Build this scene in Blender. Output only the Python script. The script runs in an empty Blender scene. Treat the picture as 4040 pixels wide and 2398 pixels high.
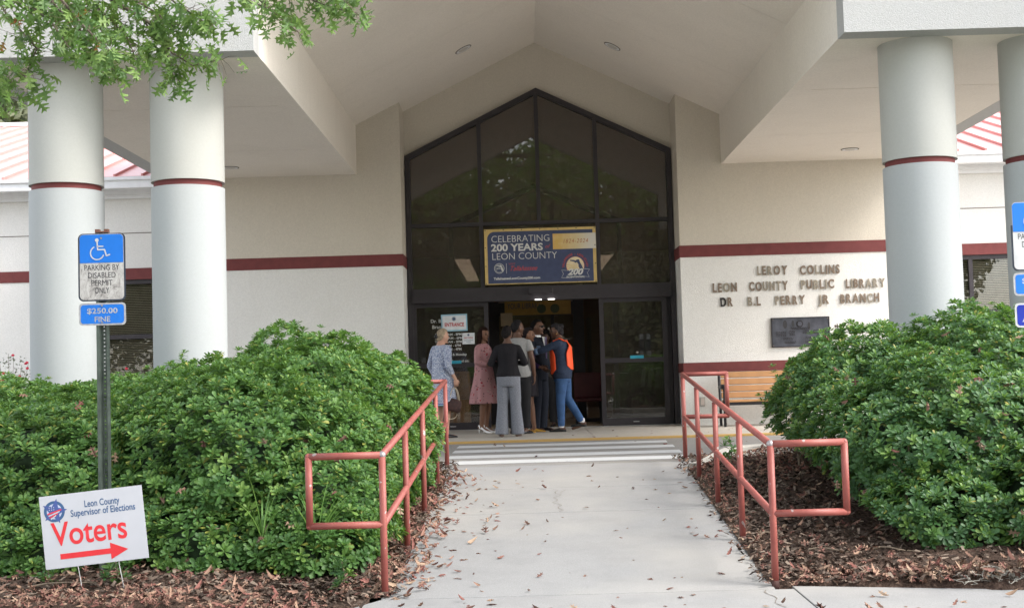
import bpy, math, random
import numpy as np
from mathutils import Vector, Matrix, noise
from mathutils.geometry import tessellate_polygon

random.seed(7)
RNG = np.random.default_rng(11)
SC = bpy.context.scene
COL = SC.collection
PI = math.pi

# ------------------------------------------------------------------ camera
F_PX, PITCH, YAW, ROLL, CAM_Z = 5250.12, 0.053579, 0.006568, 0.02885, 0.9371
def _axes():
    x = Vector((math.cos(YAW), math.sin(YAW), 0)); y = Vector((-math.sin(YAW), math.cos(YAW), 0)); z = Vector((0, 0, 1))
    d = y * math.cos(PITCH) + z * math.sin(PITCH); u = z * math.cos(PITCH) - y * math.sin(PITCH)
    return x * math.cos(ROLL) - u * math.sin(ROLL), x * math.sin(ROLL) + u * math.cos(ROLL), d
XR, UP, FW = _axes()
cd = bpy.data.cameras.new('camera'); cam = bpy.data.objects.new('camera', cd); COL.objects.link(cam)
cd.sensor_width = 36; cd.lens = 36 * F_PX / 4040; cd.clip_start = 0.1; cd.clip_end = 1500
m = Matrix.Identity(4)
for i in range(3):
    m[i][0] = XR[i]; m[i][1] = UP[i]; m[i][2] = -FW[i]
m[2][3] = CAM_Z
cam.matrix_world = m
SC.camera = cam

# ------------------------------------------------------------------ sky, sun, exposure
SUN_EL, SUN_AZ = math.radians(46), math.radians(112)      # azimuth clockwise from +Y (behind the building): the light comes from the right
world = bpy.data.worlds.new('World'); SC.world = world; world.use_nodes = True
nt = world.node_tree; nt.nodes.clear()
sky = nt.nodes.new('ShaderNodeTexSky'); sky.sky_type = 'NISHITA'; sky.sun_disc = False
sky.sun_elevation = SUN_EL; sky.sun_rotation = SUN_AZ; sky.air_density = 1.0; sky.dust_density = 1.5; sky.ozone_density = 1.0
bg = nt.nodes.new('ShaderNodeBackground'); bg.inputs[1].default_value = 0.15
ow = nt.nodes.new('ShaderNodeOutputWorld')
hz = nt.nodes.new('ShaderNodeHueSaturation'); hz.inputs['Saturation'].default_value = 0.38   # thin bright cloud
wm = nt.nodes.new('ShaderNodeMix'); wm.data_type = 'RGBA'; wm.blend_type = 'MULTIPLY'; wm.inputs[0].default_value = 1; wm.inputs[7].default_value = (1.04, 1.0, .95, 1)
nt.links.new(sky.outputs[0], hz.inputs['Color']); nt.links.new(hz.outputs[0], wm.inputs[6]); nt.links.new(wm.outputs[2], bg.inputs[0]); nt.links.new(bg.outputs[0], ow.inputs[0])
sl = bpy.data.lights.new('sun', 'SUN'); sl.energy = 0.85; sl.angle = math.radians(20); sl.color = (1.0, 0.95, 0.88)
sun = bpy.data.objects.new('sun', sl); COL.objects.link(sun)
sdir = Vector((math.sin(SUN_AZ) * math.cos(SUN_EL), math.cos(SUN_AZ) * math.cos(SUN_EL), math.sin(SUN_EL)))
sun.rotation_euler = sdir.to_track_quat('Z', 'Y').to_euler()
sun.location = sdir * 40
SC.view_settings.view_transform = 'Standard'; SC.view_settings.look = 'None'
SC.view_settings.gamma = 1.0; SC.view_settings.use_curve_mapping = False
SC.view_settings.exposure = 2.12
SC.render.engine = 'CYCLES'
SC.cycles.max_bounces = 8; SC.cycles.diffuse_bounces = 5; SC.cycles.glossy_bounces = 4; SC.cycles.transparent_max_bounces = 12
SC.cycles.use_denoising = True
SC.cycles.sample_clamp_indirect = 4.0

# ------------------------------------------------------------------ helpers
def at(px, py, Y):
    """point of the plane y = Y seen at pixel (px, py) of the 2500 x 1484 working copy of the photograph"""
    d = FW + XR * ((px * 1.616 - 2020) / F_PX) - UP * ((py * 1.616 - 1199) / F_PX)
    t = Y / d.y
    return Vector((d.x * t, Y, CAM_Z + d.z * t))

def sm(a, b, x):
    t = min(1, max(0, (x - a) / (b - a))); return t * t * (3 - 2 * t)

class MB:
    def __init__(s): s.v = []; s.f = []
    def add(s, vs, fs):
        n = len(s.v); s.v += [tuple(p) for p in vs]; s.f += [tuple(i + n for i in f) for f in fs]; return s
    def box(s, x0, x1, y0, y1, z0, z1, M=None):
        v = [Vector((x, y, z)) for z in (z0, z1) for y in (y0, y1) for x in (x0, x1)]
        if M is not None: v = [M @ p for p in v]
        return s.add(v, [(0, 2, 3, 1), (4, 5, 7, 6), (0, 1, 5, 4), (2, 6, 7, 3), (0, 4, 6, 2), (1, 3, 7, 5)])
    def prism(s, poly, y0, y1):
        """poly in (x, z), counter-clockwise as seen from -Y; extruded from y0 (near) to y1 (far)"""
        n = len(poly)
        v = [(x, y0, z) for x, z in poly] + [(x, y1, z) for x, z in poly]
        f = [tuple(range(n)), tuple(range(2 * n - 1, n - 1, -1))]
        f += [(i, i + n, (i + 1) % n + n, (i + 1) % n) for i in range(n)]
        return s.add(v, f)
    def slab(s, poly, z0, z1):
        """poly in (x, y) counter-clockwise from above; z0 bottom, z1 top"""
        n = len(poly)
        v = [(x, y, z0) for x, y in poly] + [(x, y, z1) for x, y in poly]
        f = [tuple(range(n - 1, -1, -1)), tuple(range(n, 2 * n))]
        f += [(i, (i + 1) % n, (i + 1) % n + n, i + n) for i in range(n)]
        return s.add(v, f)
    def loft(s, rings, cap=True, closed=True):
        n = len(rings[0]); v = [p for r in rings for p in r]; f = []
        for k in range(len(rings) - 1):
            for i in range(n if closed else n - 1):
                a = k * n + i; b = k * n + (i + 1) % n
                f.append((a, b, b + n, a + n))
        if cap:
            f.append(tuple(range(n - 1, -1, -1))); f.append(tuple((len(rings) - 1) * n + i for i in range(n)))
        return s.add(v, f)
    def tube(s, pts, r, n=8, cap=True, flat=1.0, nrm=None):
        pts = [Vector(p) for p in pts]; k = len(pts)
        rs = r if isinstance(r, (list, tuple)) else [r] * k
        rings = []; up = Vector(nrm) if nrm is not None else None
        for i, p in enumerate(pts):
            t = (pts[min(i + 1, k - 1)] - pts[max(i - 1, 0)]).normalized()
            if up is None: up = t.orthogonal()
            a = (up - t * up.dot(t))
            a = a.normalized() if a.length > 1e-6 else t.orthogonal().normalized()
            b = t.cross(a); up = a
            rings.append([p + a * (math.cos(2 * PI * j / n) * rs[i] * flat) + b * (math.sin(2 * PI * j / n) * rs[i]) for j in range(n)])
        return s.loft(rings, cap)
    def ball(s, c, rx, ry=None, rz=None, n=10, m=7, R=None):
        ry = ry or rx; rz = rz or rx; c = Vector(c); rings = []
        for i in range(1, m):
            th = PI * i / m; ring = []
            for j in range(n):
                ph = 2 * PI * j / n
                q = Vector((rx * math.sin(th) * math.cos(ph), ry * math.sin(th) * math.sin(ph), -rz * math.cos(th)))
                if R is not None: q = R @ q
                ring.append(c + q)
            rings.append(ring)
        b = Vector((0, 0, -rz)); t = Vector((0, 0, rz))
        if R is not None: b = R @ b; t = R @ t
        nv = len(s.v); s.loft(rings, cap=False); e = len(s.v)
        s.v += [tuple(c + b), tuple(c + t)]
        s.f += [(e, nv + (j + 1) % n, nv + j) for j in range(n)]
        s.f += [(e + 1, nv + (m - 2) * n + j, nv + (m - 2) * n + (j + 1) % n) for j in range(n)]
        return s
    def mesh(s, name, m=None, smooth=False):
        me = bpy.data.meshes.new(name); me.from_pydata(s.v, [], s.f); me.validate(); me.update()
        if m: me.materials.append(m)
        if smooth: me.polygons.foreach_set('use_smooth', [True] * len(me.polygons))
        return me
    def build(s, name, m, parent=None, smooth=False, bevel=0, **k):
        return put(name, s.mesh(name, m, smooth), parent, bevel=bevel, **k)

def put(name, me, parent=None, label=None, cat=None, group=None, kind=None, bevel=0, loc=None, rot=None):
    o = bpy.data.objects.new(name, me); COL.objects.link(o)
    if parent is not None: o.parent = parent
    if label: o['label'] = label
    if cat: o['category'] = cat
    if group: o['group'] = group
    if kind: o['kind'] = kind
    if loc is not None: o.location = loc
    if rot is not None: o.rotation_euler = rot
    if bevel:
        b = o.modifiers.new('bevel', 'BEVEL'); b.width = bevel; b.segments = 2; b.limit_method = 'ANGLE'
    return o

def thing(name, label, cat, loc=(0, 0, 0), rz=0, group=None):
    return put(name, None, label=label, cat=cat, group=group, loc=loc, rot=(0, 0, rz))

def copy_tree(o, parent=None):
    kids = list(o.children); c = o.copy(); COL.objects.link(c); c.parent = parent
    for k in kids: copy_tree(k, c)
    return c

def tri_mesh(name, V, T, m, smooth=False):
    V = np.asarray(V, np.float32); T = np.asarray(T, np.int32)
    me = bpy.data.meshes.new(name); me.vertices.add(len(V)); me.vertices.foreach_set('co', V.ravel())
    me.loops.add(len(T) * 3); me.loops.foreach_set('vertex_index', T.ravel())
    me.polygons.add(len(T)); me.polygons.foreach_set('loop_start', np.arange(0, len(T) * 3, 3, dtype=np.int32))
    me.polygons.foreach_set('loop_total', np.full(len(T), 3, np.int32))
    if smooth: me.polygons.foreach_set('use_smooth', np.ones(len(T), bool))
    me.update(calc_edges=True); me.materials.append(m)
    return me

_deps = None
def baked(ob):
    bpy.context.view_layer.update()
    e = ob.evaluated_get(bpy.context.evaluated_depsgraph_get())
    return bpy.data.meshes.new_from_object(e)

def text_mesh(s, size, bold=0.0, ext=0.0, align='CENTER', spacing=1.0, shear=0.0, xs=1.0, word=1.0, res=3):
    """lettering as a mesh in the x-z plane facing -Y, baseline at z = 0"""
    c = bpy.data.curves.new('t', 'FONT'); c.body = s; c.size = size; c.offset = bold; c.extrude = ext
    c.align_x = align; c.space_character = spacing; c.space_word = word; c.shear = shear; c.resolution_u = res
    o = bpy.data.objects.new('t', c); COL.objects.link(o); me = baked(o)
    bpy.data.objects.remove(o); bpy.data.curves.remove(c)
    me.transform(Matrix.Diagonal((xs, 1, 1, 1)).to_4x4()); me.transform(Matrix.Rotation(PI / 2, 4, 'X'))
    me.materials.clear()
    return me

def text(name, s, size, m, parent, loc, **k):
    fit = k.pop('fit', None); rot = k.pop('rot', None)
    me = text_mesh(s, size, **k)
    if fit:
        xs = [v.co.x for v in me.vertices]; w = max(xs) - min(xs); me.transform(Matrix.Diagonal((fit / w, 1, 1, 1)).to_4x4())
    me.name = name; me.materials.append(m)
    return put(name, me, parent, loc=loc, rot=rot)

# ------------------------------------------------------------------ materials
class NT:
    def __init__(s, name):
        s.m = bpy.data.materials.new(name); s.m.use_nodes = True; s.t = s.m.node_tree; s.n = s.t.nodes; s.n.clear()
        s.out = s.n.new('ShaderNodeOutputMaterial'); s.p = s.n.new('ShaderNodeBsdfPrincipled'); s.l(s.p.outputs[0], s.out.inputs[0])
    def l(s, a, b): s.t.links.new(a, b)
    def node(s, kind, **k):
        x = s.n.new('ShaderNode' + kind)
        for a, v in k.items(): setattr(x, a, v)
        return x
    def coord(s, kind='Object', scale=None):
        c = s.node('TexCoord'); o = c.outputs[kind]
        if scale:
            mp = s.node('Mapping'); mp.inputs['Scale'].default_value = scale; s.l(o, mp.inputs[0]); o = mp.outputs[0]
        return o
    def noise(s, scale, detail=4, rough=.55, vec=None, dist=0):
        x = s.node('TexNoise'); x.inputs['Scale'].default_value = scale; x.inputs['Detail'].default_value = detail
        x.inputs['Roughness'].default_value = rough; x.inputs['Distortion'].default_value = dist
        s.l(vec if vec is not None else s.coord(), x.inputs['Vector']); return x.outputs[0]
    def voro(s, scale, vec=None, feature='F1', out=0):
        x = s.node('TexVoronoi'); x.feature = feature; x.inputs['Scale'].default_value = scale
        s.l(vec if vec is not None else s.coord(), x.inputs['Vector']); return x.outputs[out]
    def ramp(s, fac, stops, interp='LINEAR'):
        r = s.node('ValToRGB'); e = r.color_ramp; e.interpolation = interp
        while len(e.elements) > 1: e.elements.remove(e.elements[-1])
        for i, (p, c) in enumerate(stops):
            el = e.elements[0] if i == 0 else e.elements.new(p)
            el.position = p; el.color = tuple(c) + (1,) if len(c) == 3 else c
        s.l(fac, r.inputs[0]); return r.outputs[0]
    def mix(s, fac, a, b, mode='MIX'):
        x = s.node('Mix', data_type='RGBA', blend_type=mode)
        for v, i in ((fac, 0), (a, 6), (b, 7)):
            if isinstance(v, (int, float)): x.inputs[i].default_value = v
            elif isinstance(v, (tuple, list)): x.inputs[i].default_value = tuple(v) + (1,)
            else: s.l(v, x.inputs[i])
        return x.outputs[2]
    def math(s, op, a, b=0.0, c=None):
        x = s.node('Math', operation=op)
        for v, i in ((a, 0), (b, 1)) + (((c, 2),) if c is not None else ()):
            if isinstance(v, (int, float)): x.inputs[i].default_value = v
            else: s.l(v, x.inputs[i])
        return x.outputs[0]
    def bump(s, h, strength=.3, dist=.01):
        b = s.node('Bump'); b.inputs['Strength'].default_value = strength; b.inputs['Distance'].default_value = dist
        s.l(h, b.inputs['Height']); s.l(b.outputs[0], s.p.inputs['Normal'])
    def set(s, color=None, rough=None, metal=None, spec=None):
        for v, nme in ((color, 'Base Color'), (rough, 'Roughness'), (metal, 'Metallic'), (spec, 'Specular IOR Level')):
            if v is None: continue
            if isinstance(v, (int, float)): s.p.inputs[nme].default_value = v
            elif isinstance(v, (tuple, list)): s.p.inputs[nme].default_value = tuple(v) + (1,)
            else: s.l(v, s.p.inputs[nme])
        return s.m

def flat(name, c, rough=.6, metal=0, var=.12, scale=8, spec=.4, bump=0, bscale=60):
    """a paint, metal or cloth with a little unevenness of its own"""
    t = NT(name); n = t.noise(scale, 5)
    lo = tuple(max(0, x * (1 - var)) for x in c); hi = tuple(min(1, x * (1 + var)) for x in c)
    col = t.ramp(n, [(.3, lo), (.7, hi)])
    if bump: t.bump(t.noise(bscale, 3), bump, .004)
    return t.set(col, rough, metal, spec)

def stucco(name, c, dirt=(.45, .42, .36), amt=.25, bump=.55):
    t = NT(name); pos = t.coord('Object')
    fine = t.noise(95, 3, .6, pos); big = t.noise(.55, 5, .6, pos)
    st = t.noise(1.1, 5, .6, t.coord('Object', (3.2, 3.2, .28)))
    mid = t.noise(38, 4, .7, pos); base = t.mix(t.ramp(t.math('ADD', t.math('MULTIPLY', fine, .5), t.math('MULTIPLY', mid, .5)), [(.38, (0, 0, 0)), (.62, (1, 1, 1))]), tuple(x * (.90 if bump > .2 else .98) for x in c), tuple(min(1, x * 1.04) for x in c))
    d = t.math('MULTIPLY', t.ramp(big, [(.45, (0, 0, 0)), (.75, (1, 1, 1))]), amt)
    d2 = t.math('MULTIPLY', t.ramp(st, [(.52, (0, 0, 0)), (.8, (1, 1, 1))]), amt * .8)
    col = t.mix(d, base, dirt); col = t.mix(d2, col, dirt)
    t.bump(fine, bump, .012)
    return t.set(col, .92, spec=.2)

M = {}
M['cream'] = stucco('cream_stucco', (.62, .575, .50), amt=.18)
M['white'] = stucco('white_stucco', (.74, .735, .715), amt=.14)
M['soffit'] = stucco('soffit_stucco', (.82, .775, .71), amt=.12, bump=.35)
M['fascia'] = stucco('fascia_stucco', (.48, .49, .495), amt=.10, bump=.8)
M['column'] = stucco('column_paint', (.40, .425, .44), amt=.08, bump=.05)
M['column_top'] = stucco('column_cream_paint', (.42, .43, .415), amt=.14, bump=.05)
M['band'] = flat('dark_red_band', (.15, .036, .036), .75, bump=.3, bscale=90)
M['bronze'] = flat('dark_bronze_aluminium', (.042, .037, .042), .45, .3, .1)
M['gutter'] = flat('white_metal', (.72, .73, .75), .4, 0, .05)
M['joint'] = flat('dark_joint_sealant', (.18, .16, .14), .9)  # one even dark tone for joints, grooves, cracks and trim rings

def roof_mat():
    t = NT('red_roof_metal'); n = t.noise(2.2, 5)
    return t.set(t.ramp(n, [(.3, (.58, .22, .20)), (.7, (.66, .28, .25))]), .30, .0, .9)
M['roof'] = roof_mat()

def concrete(name, c, speck=.16, warm=(.50, .45, .38)):
    t = NT(name); p = t.coord('Object')
    f1 = t.noise(140, 2, .7, p); f2 = t.noise(3.0, 6, .65, p); f3 = t.noise(.6, 4, .6, p)
    a = t.mix(t.ramp(f1, [(.35, (0, 0, 0)), (.68, (1, 1, 1))]), tuple(x * (1 - speck) for x in c), tuple(min(1, x * (1 + speck)) for x in c))
    b = t.mix(t.math('MULTIPLY', t.ramp(f2, [(.45, (0, 0, 0)), (.75, (1, 1, 1))]), .42), a, tuple(x * .68 for x in c))
    g = t.mix(t.math('MULTIPLY', t.ramp(f3, [(.42, (0, 0, 0)), (.7, (1, 1, 1))]), .5), b, warm)
    sp = t.voro(70, p); g = t.mix(t.math('MULTIPLY', t.ramp(sp, [(.05, (1, 1, 1)), (.16, (0, 0, 0))]), .25), g, (.30, .26, .22))
    t.bump(f1, .25, .004)
    return t.set(g, .88, spec=.25)
M['concrete'] = concrete('worn_concrete', (.255, .258, .262), warm=(.36, .345, .32))
M['pavement'] = concrete('entrance_pavement_concrete', (.42, .395, .355))  # lighter, warmer concrete tone for the entrance slabs
M['kerb'] = concrete('kerb_concrete', (.46, .45, .42))
M['asphalt'] = concrete('old_grey_asphalt', (.235, .228, .22), .28, (.27, .25, .22))

def stripe_mat(name, c, under=(.24, .23, .22)):
    t = NT(name); p = t.coord('Object')
    n = t.noise(26, 8, .72, p); n2 = t.noise(4, 5, .6, p)
    w = t.math('ADD', t.math('MULTIPLY', n, .7), t.math('MULTIPLY', n2, .3))
    return t.set(t.ramp(w, [(.36, under), (.42, c)]), .7)
M['stripe'] = stripe_mat('worn_white_road_paint', (.50, .51, .52))
M['yellow'] = stripe_mat('worn_yellow_kerb_paint', (.44, .28, .09), (.36, .33, .28))

def mulch_mat():
    t = NT('brown_mulch'); p = t.coord('Object')
    n = t.noise(38, 6, .75, p); v = t.voro(26, p); b = t.noise(1.4, 4, .6, p)
    c = t.ramp(n, [(.3, (.020, .014, .012)), (.5, (.075, .050, .040)), (.68, (.17, .12, .095)), (.8, (.30, .21, .16))])
    c = t.mix(t.math('MULTIPLY', t.ramp(b, [(.45, (0, 0, 0)), (.65, (1, 1, 1))]), .5), c, (.13, .09, .07))
    t.bump(t.math('ADD', n, v), 1.0, .03)
    return t.set(c, .95, spec=.1)
M['mulch'] = mulch_mat()

def leafy(name, cols, rough=.42, trans=.22, tcol=(.22, .42, .06), rnd='ISLAND', spec=.5):
    t = NT(name)
    if rnd == 'ISLAND': r = t.node('NewGeometry').outputs['Random Per Island']
    else: r = t.node('ObjectInfo').outputs['Random']
    k = len(cols); c = t.ramp(r, [(i / k, x) for i, x in enumerate(cols)], 'CONSTANT')
    big = t.noise(1.3, 3, .5); c = t.mix(t.ramp(big, [(.35, (0, 0, 0)), (.7, (.4, .4, .4))]), c, tuple(min(1, x * 1.35) for x in cols[k // 2]))
    t.set(c, rough, spec=spec)
    if trans:
        tr = t.node('BsdfTranslucent'); tr.inputs[0].default_value = tuple(tcol) + (1,)
        mx = t.node('MixShader'); mx.inputs[0].default_value = trans
        t.l(t.p.outputs[0], mx.inputs[1]); t.l(tr.outputs[0], mx.inputs[2]); t.l(mx.outputs[0], t.out.inputs[0])
    return t.m
HG = [(.062, .140, .036), (.088, .180, .044), (.042, .104, .032), (.120, .225, .055), (.066, .152, .040), (.18, .29, .07), (.045, .112, .034), (.078, .165, .044)]
M['hedge_leaf'] = leafy('pittosporum_leaves', HG * 3 + [(.30, .29, .06)], .50, spec=.36)
M['hedge_leaf_obj'] = leafy('pittosporum_leaf_cluster', HG, .50, spec=.36, rnd='OBJECT')
HR = [(.046, .115, .044), (.068, .150, .050), (.034, .088, .038), (.10, .20, .055), (.052, .125, .046), (.16, .27, .06), (.040, .098, .040), (.068, .150, .054)]
M['hedge_leaf_r'] = leafy('pittosporum_leaves_dark', HR * 3 + [(.30, .27, .06)], .48, spec=.38)
M['hedge_leaf_r_obj'] = leafy('pittosporum_leaf_cluster_dark', HR, .48, spec=.38, rnd='OBJECT')
OK_ = [(.060, .135, .030), (.085, .180, .042), (.036, .092, .024), (.14, .26, .06), (.068, .150, .034), (.22, .34, .10), (.046, .112, .026)]
M['oak'] = leafy('oak_leaves', OK_, trans=.25, tcol=(.30, .46, .09))
M['oak_obj'] = leafy('oak_leaf_single', OK_ * 3 + [(.38, .07, .04)], trans=.25, tcol=(.30, .46, .09), rnd='OBJECT')
DRY = [(.18, .092, .074), (.24, .145, .108), (.11, .062, .050), (.31, .22, .155), (.20, .088, .074), (.36, .27, .195), (.15, .10, .075), (.26, .165, .12)]
M['dry'] = leafy('dry_leaves', DRY, .75, 0, spec=.15)
M['dry_obj'] = leafy('dry_leaf_single', DRY, .75, 0, rnd='OBJECT', spec=.15)
M['chips'] = leafy('bark_chips', [(.035, .026, .022), (.07, .052, .042), (.14, .108, .088), (.022, .016, .014), (.22, .175, .14)], .9, 0, spec=.1)
M['twig'] = flat('grey_brown_twig', (.17, .135, .10), .85)
M['bark'] = flat('grey_bark', (.13, .11, .09), .9, 0, .35, 6, bump=.8, bscale=20)
M['hedge_core'] = flat('hedge_core_shade', (.020, .040, .018), .95, 0, .5, 18)  # solid dark hedge core, shade between the leaves put into its colour

def rail_paint():
    t = NT('faded_red_rail_paint'); p = t.coord('Object')
    n = t.noise(7, 5, .6, p); n2 = t.noise(30, 6, .7, p)
    c = t.ramp(n, [(.3, (.235, .062, .052)), (.7, (.31, .092, .076))])
    c = t.mix(t.math('MULTIPLY', t.ramp(n2, [(.56, (0, 0, 0)), (.66, (1, 1, 1))]), .35), c, (.19, .058, .055))
    ch = t.ramp(t.noise(16, 3, .5, p), [(.68, (0, 0, 0)), (.70, (1, 1, 1))]); c = t.mix(ch, c, (.36, .30, .29))
    t.bump(n2, .12, .003)
    return t.set(c, .48, spec=.4)
M['rail'] = rail_paint()
M['rail_weld'] = flat('bare_weld_metal', (.33, .30, .31), .4, .6, .3, 40)

def glass(name, tint, refl, rough=.0, veil=0):
    t = NT(name); t.n.remove(t.p)
    tr = t.node('BsdfTransparent'); tr.inputs[0].default_value = tuple(tint) + (1,)
    gl = t.node('BsdfGlossy'); gl.inputs['Roughness'].default_value = rough; gl.inputs[0].default_value = (.92, .93, .95, 1)
    fr = t.node('Fresnel'); fr.inputs[0].default_value = 1.6
    f = t.math('ADD', fr.outputs[0], refl)
    mx = t.node('MixShader'); t.l(f, mx.inputs[0]); t.l(tr.outputs[0], mx.inputs[1]); t.l(gl.outputs[0], mx.inputs[2]); o = mx.outputs[0]
    if veil:   # brown diffuse veil, haze put into the glass colour to lift its darks
        df = t.node('BsdfDiffuse'); df.inputs[0].default_value = (.36, .315, .28, 1); m2 = t.node('MixShader')
        t.l(t.math('MULTIPLY', t.ramp(t.noise(2.5, 5), [(.3, (.75, .75, .75)), (.7, (1, 1, 1))]), veil), m2.inputs[0]); t.l(o, m2.inputs[1]); t.l(df.outputs[0], m2.inputs[2]); o = m2.outputs[0]
    t.l(o, t.out.inputs[0])
    return t.m
M['glass'] = glass('tinted_reflective_glass', (.66, .61, .55), .0, .012, .11)
M['door_glass'] = glass('door_glass', (.70, .70, .68), .02, .0, .05)
M['window_glass'] = glass('wing_window_glass', (.85, .85, .82), .0)
def emit(name, c, s):
    t = NT(name); t.set((.8, .8, .8)); t.p.inputs['Emission Color'].default_value = tuple(c) + (1,); t.p.inputs['Emission Strength'].default_value = s; return t.m
M['lamp_dim'] = emit('dim_fluorescent_panel', (.95, .95, 1.0), .28)
M['lamp_on'] = emit('small_lit_tube', (1, .97, .92), 1.6)
# ------------------------------------------------------------------ ground levels
YF, YW, YG = 13.445, 21.912, 22.713
YJ1, YJ2 = 16.237, 19.369
ZS = 4.336                       # soffit height
XL, XR_ = -2.6586, 3.3819        # inner faces of the portico beams
XC, ZR, SLOPE = 0.36, 6.652, 0.494
def vz(x): return ZR - SLOPE * abs(x - XC)
def gz(y):
    if y >= 13.9: return 0.0
    if y >= 8.45: return -0.082 * (13.9 - y)
    return -0.4469 - 0.02 * (8.45 - y)
def rail_x(side, y): return (-.8685 if side < 0 else 1.6095) + .01872 * (y - 11)

def structure(name, mb, m, parent=None, **k):
    return mb.build(name, m, parent, kind=None if parent else 'structure', **k)

# terrain reaching the horizon
g = MB(); ys = [-400, -60, -12, 3, 8, 14, 20, 60, 400]
for y in ys:
    z = -.95 if y < 4 else (gz(y) - .16 if y < 14 else -.16)
    g.v += [(-400, y, z), (-14, y, z), (14, y, z), (400, y, z)]
for i in range(len(ys) - 1):
    for j in range(3): a = i * 4 + j; g.f.append((a, a + 1, a + 5, a + 4))
tg = NT('dry_lawn_earth'); tg.set(tg.ramp(tg.noise(3, 6), [(.3, (.07, .075, .035)), (.7, (.16, .14, .08))]), .95)
structure('ground', g, tg.m)
structure('parking_lot', MB().slab([(-60, -45), (60, -45), (60, 4.4), (-60, 4.4)], -.8, -.72), concrete('bounce_lot_concrete', (.46, .45, .42)))  # unseen lot, made pale to bounce light up under the canopy
structure('road', MB().slab([(-60, 13.915), (60, 13.915), (60, 18.68), (-60, 18.68)], -.12, 0), M['asphalt'])
road = bpy.data.objects['road']
for (a, b, r) in ((14.30, 14.84, 1.74), (15.35, 15.86, 1.80), (16.50, 17.0, 1.85), (17.62, 18.1, 1.88)):
    MB().slab([(-.90, a), (r, a), (r + .03, b), (-.89, b)], .001, .005).build('crosswalk_stripe', M['stripe'], road)
pv = structure('pavement', MB(), M['pavement'])
pv = bpy.data.objects['pavement']
for a, b in ((-20, -5.2), (-5.192, -2.1), (-2.092, 1.0), (1.008, 4.1), (4.108, 7.2), (7.208, 20)):
    MB().slab([(a, 18.83), (b, 18.83), (b, 23.3), (a, 23.3)], -.10, .030).build('concrete_slab', M['pavement'], pv)
MB().slab([(-20, 18.695), (20, 18.695), (20, 18.822), (-20, 18.822)], -.10, .032).build('kerb_edge', M['yellow'], pv, bevel=.01)

path = put('path', None, kind='structure')
def ramp_slab(y0, y1):
    ys = [y0, y1]; v = []
    for y in ys:
        l, r = rail_x(-1, y) - .02, rail_x(1, y) - .015
        if y > 13.5: l -= .05; r += .07
        v += [(l, y, gz(y) - .14), (r, y, gz(y) - .14), (l, y, gz(y)), (r, y, gz(y))]
    return MB().add(v, [(0, 4, 5, 1), (2, 3, 7, 6), (0, 1, 3, 2), (4, 6, 7, 5), (0, 2, 6, 4), (1, 5, 7, 3)])
for a, b in ((8.458, 11.234), (11.250, 12.464), (12.480, 13.905)):
    ramp_slab(a, b).build('concrete_slab', M['concrete'], path, bevel=.004)
def front_slab(pts):
    v = [(x, y, gz(min(y, 8.45)) - .14) for x, y in pts] + [(x, y, gz(min(y, 8.45))) for x, y in pts]; n = len(pts)
    return MB().add(v, [tuple(range(n - 1, -1, -1)), tuple(range(n, 2 * n))] + [(i, (i + 1) % n, (i + 1) % n + n, i + n) for i in range(n)])
for pts in ([(-1.25, 4.6), (1.70, 4.6), (1.66, 8.445), (-.94, 8.445), (-1.08, 8.22), (-1.25, 8.05)],
            [(-4.2, 4.6), (-1.258, 4.6), (-1.258, 8.045), (-2.2, 7.9), (-4.2, 7.85)],
            [(-7.2, 4.6), (-4.208, 4.6), (-4.208, 7.85), (-7.2, 7.8)],
            [(1.712, 4.6), (4.1, 4.6), (4.1, 8.02), (3.0, 8.22), (1.672, 8.56)],
            [(4.108, 4.6), (7.2, 4.6), (7.2, 7.8), (4.108, 8.01)]):
    front_slab(pts).build('concrete_slab', M['concrete'], path, bevel=.004)
# hairline crack in the walkway, open sealant joint at the right
def crack(name, pts, w, m):
    mb = MB(); v = []
    for x, y in pts:
        k = random.uniform(.5, 1.2) * w; v += [(x - k, y, gz(min(y, 13.9)) + .003), (x + k, y, gz(min(y, 13.9)) + .003)]
    mb.add(v, [(2 * i, 2 * i + 1, 2 * i + 3, 2 * i + 2) for i in range(len(pts) - 1)])
    return mb.build(name, m, path)
ck = [(.27 + .03 * math.sin(i * 1.9) + .02 * math.sin(i * .7), 11.26 + i * .075) for i in range(16)]
crack('crack', ck, .004, M['joint']); crack('crack', [(.31, 12.2), (.36, 12.32), (.40, 12.33)], .003, M['joint'])
crack('crack', [(1.48 - .02 * math.sin(i * 1.3), 8.42 - i * .07) for i in range(9)], .004, M['joint'])

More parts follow.
